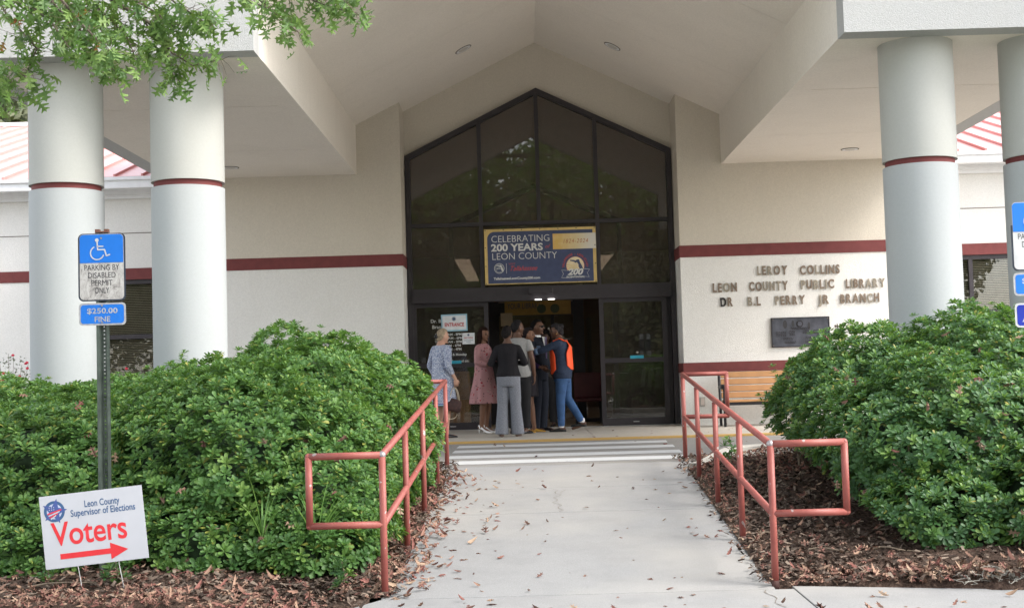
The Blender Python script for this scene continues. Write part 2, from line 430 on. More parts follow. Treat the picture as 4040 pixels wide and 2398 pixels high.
# planting beds
def bed(name, side, kerb):
    mb = MB(); nx, ny = 110, 90; y0, y1 = (7.78, 14.85)
    for j in range(ny + 1):
        y = y0 + (y1 - y0) * j / ny
        if y >= 8.5: e = rail_x(side, y) + side * (-.035)
        elif side > 0: e = 1.62
        else: e = -1.0
        if y > 13.3: e += side * (y - 13.3) ** 1.25 * .85
        for i in range(nx + 1):
            x = e + side * (i / nx) ** 1.7 * 9.5
            z = gz(y) + .012 * noise.noise(Vector((x * 9, y * 9, 0))) + .012 * noise.noise(Vector((x * 25, y * 25, 3))) + .008
            din = abs(x - e)
            z += .10 * sm(.15, 1.6, din) + .03 * noise.noise(Vector((x * 1.2, y * 1.2, 5))) * sm(.1, .5, din)
            if side > 0 and y < 8.9: yy = 8.56 - .29 * max(0, x - 1.68) if x < 3 else 8.2 - .1 * (x - 3); z -= .09 * sm(yy + .06, yy - .05, y)
            if side > 0 and y < 8.5: z -= .05 * sm(8.5, 8.3, y)
            if side < 0 and y < 8.5:
                yy = 8.45 - 1.25 * max(0, -.93 - x) if x > -1.25 else 8.05 - .12 * min(1.6, -1.25 - x)
                z -= .09 * sm(yy + .05, yy - .05, y)
            if y > 14.6: z = min(z, .085)
            mb.v.append((x, y, z))
    for j in range(ny):
        for i in range(nx):
            a = j * (nx + 1) + i; q = (a, a + 1, a + nx + 2, a + nx + 1); mb.f.append(q if side > 0 else q[::-1])
    o = mb.build(name, M['mulch'], smooth=True, kind='structure')
    # kerb following the island edge
    pts = []
    for k in range(len(kerb) - 1):
        for s in range(6): pts.append((kerb[k][0] + (kerb[k + 1][0] - kerb[k][0]) * s / 6, kerb[k][1] + (kerb[k + 1][1] - kerb[k][1]) * s / 6))
    pts.append(kerb[-1]); rings = []
    for k, p in enumerate(pts):
        a = Vector(pts[max(0, k - 1)]); b = Vector(pts[min(len(pts) - 1, k + 1)]); t = (b - a).normalized(); n_ = Vector((-t.y, t.x)) * (1 if side > 0 else -1)
        h = .11 * sm(0, .9, (Vector(p) - Vector(pts[0])).length) + .004
        rings.append([(p[0] + n_.x * u, p[1] + n_.y * u, z) for u, z in ((.08, -.1), (.07, h - .02), (.05, h), (-.06, h), (-.08, h - .015), (-.08, -.1))])
    kb = MB().loft(rings); 
    if side < 0: kb.f = [f[::-1] for f in kb.f]
    kb.build('kerb' , M['kerb'], kind='structure', smooth=False)
bed('mulch_bed_left', -1, [(-.84, 13.5), (-1.15, 13.95), (-1.6, 14.45), (-2.1, 14.75), (-2.8, 14.9), (-12, 14.92)])
bed('mulch_bed_right', 1, [(1.70, 13.5), (2.02, 13.95), (2.40, 14.5), (2.8, 14.78), (3.4, 14.9), (12, 14.92)])

# ------------------------------------------------------------------ the library building
B = thing('library_building', 'white stucco library with red bands, gabled entrance canopy on round columns and dark glazed front', 'building')
def part(name, mb, m, parent=None, **k): return mb.build(name, m, parent or B, **k)

PXL, PXR = -1.93, 2.6535
def side_wall(x0, x1, inner):
    """bands of the entrance wall between x0 and x1; inner = +1 when the reveal is on the x1 side"""
    def bx(z0, z1, p=0.0, top=None):
        a, b = (x0, x1 + p) if inner > 0 else (x0 - p, x1)
        poly = [(a, z0), (b, z0), (b, z1), (a, z1)]
        return MB().prism(poly, YW - p, 23.3)
    part('wall_base', bx(-.1, .899), M['white']); part('red_band', bx(.899, 1.06, .012), M['band'])
    part('lower_wall', bx(1.06, 2.797), M['white']); part('red_band', bx(2.797, 2.992, .012), M['band'])
    # upper wall runs up to the soffit outside the beam and to the vault inside it
    if inner > 0: poly = [(x0, 2.992), (x1, 2.992), (x1, vz(x1) + .02), (XL - .02, vz(XL) + .02), (XL - .02, ZS + .05), (x0, ZS + .05)]
    else: poly = [(x0, 2.992), (x1, 2.992), (x1, ZS + .05), (XR_ + .02, ZS + .05), (XR_ + .02, vz(XR_) + .02), (x0, vz(x0) + .02)]
    part('upper_wall', MB().prism(poly, YW, 23.3), M['cream'])
side_wall(-5.86, PXL, 1); side_wall(PXR, 6.59, -1)
part('gable_wall', MB().prism([(PXL - .01, 4.736), (XC, 5.8495), (PXR + .01, 4.736), (PXR + .01, vz(PXR) + .02), (XC, ZR + .02), (PXL - .01, vz(PXL) + .02)], YG, 23.0), M['cream'])

# canopy: pediment, beams, soffits, vault, columns
ped = [(-5.87, ZS - .004), (XL, ZS - .004), (XL, vz(XL)), (XC, ZR), (XR_, vz(XR_)), (XR_, ZS - .004), (6.6, ZS - .004), (6.6, 5.7), (XC, 8.75), (-5.87, 5.7)]
part('pediment', MB().prism(ped, YF, YF + .28), M['fascia'])
for x0, x1 in ((XL - .26, XL), (XR_, XR_ + .26)):
    b = part('beam', MB().box(x0, x1, YF + .28, YJ1 - .003, ZS - .003, 5.45), M['soffit'])
    MB().box(x0, x1, YJ1 + .003, YW - .001, ZS - .003, 5.45).build('beam_length', M['soffit'], b)
for x0, x1 in ((-5.87, -5.6), (6.33, 6.6)): part('side_fascia', MB().box(x0, x1, YF + .28, YW + 1.2, ZS - .003, 5.7), M['fascia'])
for x0, x1 in ((-5.6, XL - .26), (XR_ + .26, 6.33)):
    s = part('soffit', MB().box(x0, x1, YF + .28, YW, ZS + .03, ZS + .06), M['joint'])
    for y0, y1 in ((YF + .28, YJ1 - .010), (YJ1 + .010, YJ2 - .007), (YJ2 + .007, YW)):
        MB().box(x0, x1, y0, y1, ZS, ZS + .03).build('soffit_panel', M['soffit'], s)
for sg in (-1, 1):
    xe = XL - .26 if sg < 0 else XR_ + .26
    v = part('vault_ceiling', MB().prism([(XC, ZR + .03), (xe, vz(xe) + .03), (xe, vz(xe) + .06), (XC, ZR + .06)] if sg < 0 else [(XC, ZR + .03), (XC, ZR + .06), (xe, vz(xe) + .06), (xe, vz(xe) + .03)], YF + .28, YG + .1), M['joint'])
    for y0, y1 in ((YF + .28, YJ1 - .006), (YJ1 + .006, YJ2 - .004), (YJ2 + .004, YG + .05)):
        p = [(XC, ZR), (XC, ZR + .03), (xe, vz(xe) + .03), (xe, vz(xe))]
        if sg > 0: p = p[::-1]
        MB().prism(p[::-1], y0, y1).build('ceiling_panel', M['soffit'], v)
for sg in (-1, 1):
    x0, x1 = (XC, XC + sg * 6.9); z0, z1 = 9.0, 9.0 - 6.9 * .49
    p = [(x0, z0), (x0, z0 + .08), (x1, z1 + .08), (x1, z1)]
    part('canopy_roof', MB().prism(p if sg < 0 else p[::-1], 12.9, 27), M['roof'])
def shaft(cx, a, b, r):
    k = 72; ring = lambda z: [Vector((cx + r * math.cos(2 * PI * i / k), 14.1 + r * math.sin(2 * PI * i / k), z)) for i in range(k)]
    return MB().loft([ring(a), ring(b)], cap=False).add(ring(a), [tuple(range(k - 1, -1, -1))]).add(ring(b), [tuple(range(k))])
for cx in (-4.815, -3.515, 4.29, 5.58):
    c = part('column', shaft(cx, -.1, 3.02, .385), M['column'])
    for k, (a, b, r, mm, nm) in enumerate(((3.02, 3.082, .357, 'band', 'column_ring'), (3.082, ZS, .385, 'column_top', 'column_head'))):
        o = shaft(cx, a, b, r).build(nm, M[mm], c)
        o.data.polygons.foreach_set('use_smooth', [len(p.vertices) == 4 for p in o.data.polygons])
    c.data.polygons.foreach_set('use_smooth', [len(p.vertices) == 4 for p in c.data.polygons])
def downlight(x, y, z, tilt=0):
    o = MB().tube([(0, 0, -.012), (0, 0, .02)], .125, 28).build('recessed_light', M['gutter'], B, loc=(x, y, z), rot=(0, tilt, 0))
    MB().tube([(0, 0, -.014), (0, 0, -.010)], .085, 24).build('lens', flat('light_lens', (.5, .48, .44), .3), o)
    MB().tube([(0, 0, -.010), (0, 0, -.004)], .14, 28).build('trim_ring', M['joint'], o)
downlight(5.248, 20.82, ZS); downlight(-4.518, 20.81, ZS)
downlight(-.79, 20.71, vz(-.79), math.atan(-SLOPE)); downlight(1.56, 20.71, vz(1.56), math.atan(SLOPE))

# wings with standing-seam roofs
YE, ZE, PITCH_R = 22.72, 4.52, .30
def wing(x0, x1, windows, ridge):
    # walls with window openings
    yw0, yw1 = 23.1, 23.4
    def strip(a, b, z0, z1, m, nm, p=0): part(nm, MB().box(a, b, yw0 - p, yw1, z0, z1), M[m])
    strip(x0, x1, 2.992, 4.4, 'white', 'wing_wall'); strip(x0, x1, 2.797, 2.992, 'band', 'red_band', .012)
    strip(x0, x1, -.1, .55, 'white', 'wing_wall')
    xs = sorted([x0] + [w for win in windows for w in win[:2]] + [x1])
    for a, b in zip(xs[::2], xs[1::2]):
        if b - a > .01: strip(a, b, .55, 2.797, 'white', 'wing_wall')
    part('stucco_reveal', MB().box(x0, x1, yw0 - .004, yw0 + .01, 3.60, 3.615), M['joint'])
    for a, b, mull in windows:
        w = MB().box(a, b, yw0 + .04, yw0 + .10, 2.72, 2.797).box(a, b, yw0 + .04, yw0 + .10, .55, .62).box(a, a + .06, yw0 + .04, yw0 + .10, .62, 2.72).box(b - .06, b, yw0 + .04, yw0 + .10, .62, 2.72)
        w = part('window', w, M['bronze'])
        MB().box(a + .06, b - .06, yw0 + .03, yw0 + .10, 1.765, 1.84).build('transom_bar', M['bronze'], w)
        xs2 = [a + .06] + list(mull) + [b - .06]
        for mx in mull: MB().box(mx - .035, mx + .035, yw0 + .035, yw0 + .105, .62, 2.72).build('mullion', M['bronze'], w)
        for c_, d_ in zip(xs2, xs2[1:]):
            for z0, z1 in ((.62, 1.765), (1.84, 2.72)): MB().box(c_, d_, yw0 + .065, yw0 + .072, z0, z1).build('pane', M['window_glass'], w)
        bl = MB(); z = .6
        while z < 2.75: bl.add([(a, yw0 + .13, z), (b, yw0 + .13, z), (b, yw0 + .155, z + .020), (a, yw0 + .155, z + .020)], [(0, 1, 2, 3)]); z += .030
        bl.build('blind_slats', flat('blind_slat', (.66, .60, .50), .6), w, kind='stuff')
        MB().box(a, b, yw0 + .30, yw0 + .32, .55, 2.8).build('painted_room_shade', flat('dark_room', (.02, .02, .02), .9), w)  # near-black sheet, the unlit room's shade put into its colour
    # gutter and cornice
    part('gutter', MB().box(x0, x1, YE - .10, YE + .02, 4.33, ZE), M['gutter'], bevel=.012)
    part('gutter', MB().box(x0, x1, YE - .14, YE - .10, ZE - .05, ZE + .005), M['gutter'])
    part('cornice', MB().box(x0, x1, YE + .02, yw0 - .02, 4.36, 4.42), M['gutter'])
    part('cornice', MB().box(x0, x1, yw0 - .13, yw0, 4.27, 4.36).box(x0, x1, yw0 - .08, yw0 - .001, 4.21, 4.27), M['gutter'])
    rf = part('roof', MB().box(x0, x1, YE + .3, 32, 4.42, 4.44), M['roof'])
    L = 9.2; ang = math.atan(PITCH_R); n = int((x1 - x0) / .48)
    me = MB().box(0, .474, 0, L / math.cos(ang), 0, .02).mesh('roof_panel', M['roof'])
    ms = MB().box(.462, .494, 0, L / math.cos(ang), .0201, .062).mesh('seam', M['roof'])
    for k in range(n):
        loc = (x0 + k * .48, YE - .04, ZE + .004)
        put('roof_panel', me, rf, loc=loc, rot=(ang, 0, 0)); put('seam', ms, rf, loc=loc, rot=(ang, 0, 0))
    part('ridge_cap', MB().box(x0, x1, YE + L - .14, YE + L + .12, ZE + L * .3 + .01, ZE + L * .3 + .10), M['gutter'])
wing(-17, -5.87, [(-8.1, -6.05, (-7.35,))], True); wing(6.6, 17, [(7.1, 9.3, (7.84,))], True)

# ------------------------------------------------------------------ glazed storefront
SF = part('storefront', MB(), M['bronze']); YS0, YS1 = YG - .10, YG + .06
def bar(poly, nm='mullion', y0=YS0, y1=YS1, m='bronze', parent=None): return MB().prism(poly, y0, y1).build(nm, M[m], parent or SF)
FL, FR, FA, FZ = -1.9195, 2.6406, 5.8495, 4.7383
sl_ = (FA - FZ) / (XC - FL)
w = .085
dz = w * math.sqrt(1 + sl_ ** 2)
bar([(FL, FZ), (FL + .001, FZ - dz), (XC, FA - dz), (XC, FA)], 'sloped_frame'); bar([(FR, FZ), (XC, FA), (XC, FA - dz), (FR - .001, FZ - dz)], 'sloped_frame')
bar([(FL, 0.03), (FL + w, .03), (FL + w, FZ - dz + sl_ * w), (FL, FZ - dz)], 'jamb'); bar([(FR - w, .03), (FR, .03), (FR, FZ - dz), (FR - w, FZ - dz + sl_ * w)], 'jamb')
MX = [-.640, .354, 1.350]
def topz(x): return FA - dz - sl_ * abs(x - XC)
for i, x in enumerate(MX):
    if i == 1: bar([(x - .033, 3.56), (x + .033, 3.56), (x + .033, topz(x + .033)), (x, FA - dz), (x - .033, topz(x - .033))])
    else: bar([(x - .033, 2.44), (x + .033, 2.44), (x + .033, topz(x + .033)), (x - .033, topz(x - .033))])
bar([(FL + w, 3.50), (MX[0] - .033, 3.50), (MX[0] - .033, 3.56), (FL + w, 3.56)], 'transom_bar'); bar([(MX[0] + .033, 3.50), (MX[2] - .033, 3.50), (MX[2] - .033, 3.56), (MX[0] + .033, 3.56)], 'transom_bar')
bar([(MX[2] + .033, 3.50), (FR - w, 3.50), (FR - w, 3.56), (MX[2] + .033, 3.56)], 'transom_bar')
bar([(FL + w, 2.30), (FR - w, 2.30), (FR - w, 2.44), (FL + w, 2.44)], 'header', YS0 - .05)
bar([(FL + w, 2.20), (FR - w, 2.20), (FR - w, 2.298), (FL + w, 2.298)], 'door_track', YS0 - .08)
XS = [FL + w] + MX + [FR - w]
for i in range(4):
    a, b = XS[i] + (.033 if i else 0), XS[i + 1] - (.033 if i < 3 else 0)
    MB().prism([(a, 3.56), (b, 3.56), (b, topz(b)), (a, topz(a))], YG - .03, YG - .022).build('pane', M['glass'], SF)
for a, b in ((XS[0], MX[0] - .033), (MX[0] + .033, MX[2] - .033), (MX[2] + .033, XS[4])):
    MB().box(a, b, YG - .03, YG - .022, 2.44, 3.50).build('pane', M['glass'], SF)
sn = part('door_sensor', MB().box(.15, .55, YS0 - .17, YS0 - .081, 2.30, 2.40), M['bronze'], bevel=.01)
for x in (.30, .52): MB().box(x - .055, x + .055, YS0 - .15, YS0 - .10, 2.20, 2.212).build('indicator_light', M['lamp_on'], sn, loc=(0, -.0, -.0))

def leaf_door(name, x0, x1, yc, sticker):
    d = part(name, MB().box(x0, x0 + .075, yc - .025, yc + .025, .04, 2.2), M['bronze'])
    MB().box(x1 - .075, x1, yc - .025, yc + .025, .04, 2.2).build('stile', M['bronze'], d)
    MB().box(x0 + .075, x1 - .075, yc - .024, yc + .024, .045, .165).build('bottom_rail', M['bronze'], d)
    MB().box(x0 + .075, x1 - .075, yc - .024, yc + .024, 1.10, 1.18).build('middle_rail', M['bronze'], d)
    MB().box(x0 + .075, x1 - .075, yc - .024, yc + .024, 2.13, 2.2).build('top_rail', M['bronze'], d)
    for z0, z1 in ((.165, 1.10), (1.18, 2.13)): MB().box(x0 + .075, x1 - .075, yc - .004, yc + .004, z0, z1).build('pane', M['door_glass'], d)
    cx = (x0 + x1) / 2
    MB().box(cx - .05, cx + .05, yc - .027, yc - .0245, .098, .106).build('door_guide', M['gutter'], d)
    for s in sticker: MB().box(s - .115, s + .115, yc - .028, yc - .0245, 1.165, 1.215).build('blue_sticker', flat('blue_sticker', (.03, .36, .52), .5), d)
    return d
leaf_door('sliding_door', at(1009, 900, 22.6).x, at(1196, 900, 22.6).x, YG - .06, (at(1110, 890, 22.6).x,))
leaf_door('sliding_door', at(1467, 900, 22.6).x, at(1632, 900, 22.6).x, YG - .09, (at(1555, 872, 22.6).x,))
leaf_door('fixed_door', at(1500, 900, 22.7).x, FR - w - .002, YG + .02, ())
part('threshold', MB().box(FL, FR, YS0 - .06, YG + .12, .031, .04), flat('worn_aluminium', (.45, .44, .43), .5, .5))

# ------------------------------------------------------------------ room behind the glass
IN = part('interior_room', MB(), M['cream'])
tan = flat('tan_interior_wall', (.42, .34, .24), .8); dk = flat('brown_interior_wall', (.42, .32, .26), .8); floorm = flat('tan_carpet', (.50, .38, .26), .95, 0, .1, 30)
def ip(nm, mb, m): return mb.build(nm, m, IN)
ip('floor', MB().box(-5, 6, YG + .13, 36, -.05, .033), floorm)
ip('interior_wall', MB().box(-5.1, -5, 23.3, 36, 0, 6.6), dk); ip('interior_wall', MB().box(6, 6.1, 23.3, 36, 0, 6.6), tan)
ip('interior_wall', MB().box(-5, 6, 36, 36.1, 0, 6.6), dk); ip('roof_deck', MB().box(-5.1, 6.1, 23.0, 36.1, 6.66, 6.7), dk)
ip('interior_wall', MB().box(-5, 6, 26.0, 26.1, 3.3, 6.6), dk)
ip('interior_ceiling', MB().box(-5, 6, 26.1, 36, 3.30, 3.34), tan)
for x in (-1.15, 1.72):
    for y in (26.5, 27.75, 29.0, 30.25, 31.5):
        o = ip('ceiling_light', MB().box(x - .17, x + .17, y, y + 1.2, 3.285, 3.299), M['bronze']); MB().box(x - .15, x + .15, y + .03, y + 1.17, 3.278, 3.284).build('diffuser', M['lamp_dim'], o)
inner = ip('inner_doorway', MB(), M['bronze'])
def ib(x0, x1, z0, z1, y=25.0): MB().box(x0, x1, y, y + .12, z0, z1).build('mullion', M['bronze'], inner)
xa, xb = at(1212, 850, 25).x, at(1412, 850, 25).x
ib(xa - .12, xa + .06, .03, 2.38); ib(xb - .08, xb + .12, .03, 2.38); ib(xa + .06, xb - .08, 2.05, 2.30); ib(xb - .5, xb - .44, .03, 2.05)
MB().box(xa + .06, xb - .5, 25.05, 25.058, .10, 2.05).build('pane', M['glass'], inner); MB().box(xb - .44, xb - .08, 25.05, 25.058, .10, 2.05).build('pane', M['glass'], inner)
MB().box(-4.9, xa - .12, 25.05, 25.058, .10, 3.2).build('pane', M['glass'], inner); MB().box(xb + .12, 5.9, 25.05, 25.058, .10, 3.2).build('pane', M['glass'], inner)
ib(-4.9, xa - .12, .03, .10); ib(xb + .12, 5.9, .03, .10)
for s in (-1, 1):
    x1, x2 = XC - .05 - .02 * s, XC - .05 + s * 1.62
    z1, z2 = 4.62, 3.90
    p = [(x1, z1), (x1, z1 - .11), (x2, z2 - .11), (x2, z2)]
    MB().prism(p if s < 0 else p[::-1], 25.5, 25.6).build('sloped_frame', M['bronze'], inner); MB().box(x2 - .04, x2 + .04, 25.5, 25.6, 2.4, z2 - .06).build('mullion', M['bronze'], inner)
tb = ip('wall_plate', MB().box(at(1297, 530, 25.8).x, at(1341, 530, 25.8).x, 25.80, 25.86, at(1318, 547, 25.8).z, at(1318, 519, 25.8).z), flat('tan_panel', (.55, .42, .26), .6))
for a, b in ((1412, 1424), (1436, 1446)):
    ip('poster_frame', MB().box(at(a, 900, 25.4).x, at(b, 900, 25.4).x, 25.40, 25.44, .9, 2.0), flat('pale_poster', (.26, .27, .26), .5))
# ------------------------------------------------------------------ foliage templates
def leaf8(L, w, droop=.12, fold=.10):
    v = [(0, 0, 0)]
    for y, x in ((.30, .20), (.60, .42), (.82, .50), (.95, .32)): v += [(-w * x, L * y, fold * w - droop * L * y * y), (w * x, L * y, fold * w - droop * L * y * y), (0, L * y, -fold * w * .4 - droop * L * y * y)]
    v.append((0, L, -droop * L)); t = [(0, 3, 1), (0, 2, 3)]
    for k in range(3): a = 1 + 3 * k; t += [(a, a + 2, a + 5), (a, a + 5, a + 3), (a + 2, a + 1, a + 4), (a + 2, a + 4, a + 5)]
    t += [(10, 12, 13), (12, 11, 13)]
    return np.array(v, np.float32), np.array(t, np.int32)

def rotz_m(a): c, s = math.cos(a), math.sin(a); return np.array([[c, -s, 0], [s, c, 0], [0, 0, 1]], np.float32)
def rotx_m(a): c, s = math.cos(a), math.sin(a); return np.array([[1, 0, 0], [0, c, -s], [0, s, c]], np.float32)

def rosette(n, L, seed):
    r = random.Random(seed); V = []; T = []; k = 0
    for i in range(n):
        t = i / n; el = math.radians(78 - 72 * t ** .8 + r.uniform(-9, 9)); az = i * 2.399 + r.uniform(-.25, .25)
        l = L * (.55 + .5 * min(1, t * 1.6)) * r.uniform(.85, 1.12)
        v, tr = leaf8(l, l * r.uniform(.36, .45)); v = v @ rotx_m(el).T @ rotz_m(az).T
        v = v + np.array([0, 0, -.012 * t], np.float32)
        V.append(v); T.append(tr + k); k += len(v)
    return np.concatenate(V), np.concatenate(T)
ROS = [rosette(n, L, s) for n, L, s in ((12, .058, 1), (11, .062, 2), (13, .053, 3), (10, .060, 4), (12, .056, 5), (11, .050, 6))]

def align(n, spin):
    n = n / np.linalg.norm(n); a = np.array([0, 0, 1.]) if abs(n[2]) < .95 else np.array([1., 0, 0])
    x = np.cross(a, n); x /= np.linalg.norm(x); y = np.cross(n, x); c, s = math.cos(spin), math.sin(spin)
    return np.stack([x * c + y * s, -x * s + y * c, n], 1)

def assemble(name, templates, places, m, kind=None, parent=None, **k):
    V = []; T = []; o = 0
    for ti, P, R, s in places:
        v, t = templates[ti]; V.append((v * s) @ R.T.astype(np.float32) + P.astype(np.float32)); T.append(t + o); o += len(v)
    return put(name, tri_mesh(name, np.concatenate(V), np.concatenate(T), m), parent, kind=kind, **k)

# ------------------------------------------------------------------ oak leaves
def oak_leaf(L, curl=.15, seed=0):
    r = random.Random(seed)
    prof = [(.018, .0), (.022, .14), (.13, .17), (.24, .13), (.16, .24), (.06, .30), (.05, .36), (.20, .42), (.42, .47), (.32, .56), (.10, .58), (.06, .64), (.18, .72), (.32, .82), (.20, .83), (.08, .83), (.03, .90)]
    def jig(p): return (p[0] * r.uniform(.8, 1.15), p[1] + r.uniform(-.015, .015))
    R = [jig(p) for p in prof]; Lf = [(-x, y) for x, y in (jig(p) for p in prof)]
    v = []; t = []
    for side in (R, Lf):
        poly = [(0, 0)] + side + [(0, 1.0)]
        tess = tessellate_polygon([[Vector((x, y, 0)) for x, y in poly]]); o = len(v)
        for x, y in poly: v.append((x * L, (y - .0) * L, (-abs(x) * .35 * (1 if curl > 0 else -1) + .0) * L - curl * L * (y - .3) ** 2 + r.uniform(-.01, .01) * L))
        for a, b, c in tess: t.append((a + o, b + o, c + o))
    return np.array(v, np.float32), np.array(t, np.int32)
OAK = [oak_leaf(.120, c, s) for c, s in ((.3, 1), (.5, 2), (-.3, 3), (.2, 4))]
DRYL = [oak_leaf(.095, c, s) for c, s in ((1.1, 5), (-.9, 6), (.7, 7), (-1.4, 8), (.4, 9))]

DEAD = [tri_mesh('withered_leaf', v, t, M['dry_obj']) for v, t in DRYL]

def hedge(name, label, blobs, mats, zmin, xlim, dens=250, seed=1, n_obj=300, branches=(), holes=(), corek=.80):
    rg = np.random.default_rng(seed); B_ = np.array(blobs, float); pl = []
    def inside(p, f):
        d = ((p[None, :] - B_[:, :3]) / (B_[:, 3:6] * f)) ** 2
        return (d.sum(1) < 1).any()
    for bi, b in enumerate(B_):
        area = 4 * PI * ((b[3] * b[4]) ** 1.6 / 3 + (b[3] * b[5]) ** 1.6 / 3 + (b[4] * b[5]) ** 1.6 / 3) ** (1 / 1.6)
        for layer, dn, f in ((0, dens, 1.0), (1, dens * .55, .88), (2, dens * .30, .76)):
            for _ in range(int(area * dn)):
                d = rg.normal(size=3); d /= np.linalg.norm(d)
                if d[1] > .55 and d[2] < .55 and rg.random() < .8: continue
                lump = 1 + .16 * noise.noise(Vector(d * 2.3 + bi * 7)) + .07 * noise.noise(Vector(d * 6.5 + bi * 3))
                p = b[:3] + d * b[3:6] * lump * f * rg.uniform(.955, 1.03)
                if p[0] < xlim[0] or p[0] > xlim[1] or p[2] < zmin(p) or inside(p, .90 * f): continue
                if any((p[0] - h[0]) ** 2 + (p[1] - h[1]) ** 2 + (p[2] - h[2]) ** 2 < h[3] ** 2 for h in holes): continue
                nrm = d / b[3:6]; nrm /= np.linalg.norm(nrm); nn = nrm * .75 + np.array([0, -.12, .62]) + rg.normal(size=3) * .26
                pl.append((int(rg.integers(6)), p, align(nn, rg.uniform(0, 6.28)), rg.uniform(.82, 1.25) * (1 if layer == 0 else .95), layer))
        # shoots standing above the surface
        for _ in range(int(area * 1.6)):
            d = rg.normal(size=3); d[2] = abs(d[2]) + .4; d /= np.linalg.norm(d); p = b[:3] + d * b[3:6]
            if p[0] < xlim[0] or p[0] > xlim[1] or p[2] < zmin(p) or inside(p, .97): continue
            for q in range(3): pl.append((int(rg.integers(6)), p + np.array([rg.normal() * .012, rg.normal() * .012, .035 * q]) + d * .03 * q, align(d * .4 + np.array([0, -.1, .9]), rg.uniform(0, 6.28)), 1.05 - .12 * q, 0))
    H = thing(name, label, 'hedge')
    camp = np.array([0, 0, CAM_Z])
    def app(e):
        if e[4]: return -1
        p = e[1] - camp; dist = np.linalg.norm(p); fr = abs(p[0] / p[1]) < .385 and p[2] / p[1] > -.175
        return (e[3] * (.3 + max(0, -float(e[2][:, 2] @ p) / dist)) / dist) if fr else -1
    pl.sort(key=app, reverse=True)
    meshes = [tri_mesh('leaf_cluster', v, t, mats[1]) for v, t in ROS]
    for ti, P, R, s, _ in pl[:n_obj]:
        o = put('leaf_cluster', meshes[ti], H)
        o.matrix_basis = Matrix.Translation(Vector(P)) @ Matrix(R.tolist()).to_4x4() @ Matrix.Scale(s, 4)
    assemble('foliage', ROS, [e[:4] for e in pl[n_obj:]], mats[0], 'stuff', H)
    for k in range(34):
        e = pl[int(rg.integers(60, 1500))]; dl = put('withered_leaf', DEAD[k % 5], H); nn = e[2][:, 2] + rg.normal(size=3) * .5
        dl.matrix_basis = Matrix.Translation(Vector(e[1] + e[2][:, 2] * .05)) @ Matrix(align(nn, rg.uniform(0, 6)).tolist()).to_4x4() @ Matrix.Scale(rg.uniform(.7, 1.0), 4)
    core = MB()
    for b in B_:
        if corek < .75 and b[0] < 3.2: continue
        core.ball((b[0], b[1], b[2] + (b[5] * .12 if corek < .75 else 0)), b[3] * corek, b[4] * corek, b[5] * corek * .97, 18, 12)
    core.build('dark_core', M['hedge_core'], H, smooth=True, kind='stuff')
    for k in range(22 if corek < .75 else 14):
        b = B_[k % len(B_)] if (corek > .75 or k % 2) else B_[[0, 1, 5, 7, 8, 9][k // 2 % 6]]; x = b[0] + rg.uniform(-.5, .5) * b[3]; y = b[1] - b[4] * rg.uniform(.0, .38); z0 = gz(y) + .03
        pts = [(x, y, z0)]
        for q in range(6): pts.append((pts[-1][0] + rg.normal() * .06, pts[-1][1] + .01 + rg.normal() * .04, pts[-1][2] + .11))
        MB().tube(pts, [.014 - .0014 * q for q in range(7)], 6).build('branch', M['twig'], H)
    for pts in branches: MB().tube(pts, [.010 * (1 - .1 * i) for i in range(len(pts))], 6).build('branch', M['twig'], H)
    print(name, 'rosettes', len(pl))
    return H

LB = [(-1.95, 11.75, .27, .95, 1.45, 1.07), (-2.20, 10.25, .05, 1.20, 1.10, .98), (-3.5, 10.45, .02, 1.25, 1.25, .84), (-3.5, 12.1, .15, 1.45, 1.5, .80),
      (-4.9, 10.6, .0, 1.3, 1.35, .88), (-5.0, 12.2, .1, 1.4, 1.5, .90), (-1.44, 12.6, .30, .62, .95, .92), (-1.62, 9.75, -.10, .66, .72, .62), (-2.75, 11.5, .18, .9, 1.1, .94),
      (-1.42, 11.3, -.05, .46, 1.0, .72), (-2.3, 9.40, -.24, .80, .50, .40), (-3.4, 9.42, -.27, .85, .52, .38), (-1.55, 9.35, -.26, .55, .45, .34)]
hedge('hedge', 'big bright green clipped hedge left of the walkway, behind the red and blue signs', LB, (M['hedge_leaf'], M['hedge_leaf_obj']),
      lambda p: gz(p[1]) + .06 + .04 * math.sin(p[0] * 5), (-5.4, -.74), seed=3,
      branches=[[(-2.25, 9.1, .02), (-2.1, 9.05, -.04), (-1.98, 9.1, -.05)], [(-1.9, 9.0, -.2), (-1.8, 8.98, -.12), (-1.75, 9.05, -.02)]])
RB = [(3.28, 10.55, .05, 1.02, 1.12, .95), (3.10, 12.25, .22, .88, 1.25, 1.02), (4.9, 10.9, .10, 1.35, 1.35, 1.02), (4.55, 12.8, .30, 1.5, 1.25, .95), (6.2, 11.6, .20, 1.3, 1.8, 1.0),
      (2.86, 12.9, .22, .60, .8, .80), (4.0, 9.45, -.20, .98, .68, .62), (3.0, 9.62, -.24, .62, .60, .44), (2.78, 11.5, .12, .50, .95, .74), (3.0, 10.6, .0, .58, .8, .70), (3.9, 11.6, .3, 1.1, 1.2, 1.05), (5.3, 9.5, -.15, 1.0, .75, .68)]
def zr(p): return gz(p[1]) + .06 + .30 * sm(2.85, 2.25, p[0]) + .10 * sm(3.2, 2.6, p[0]) * sm(10.2, 11.5, p[1])
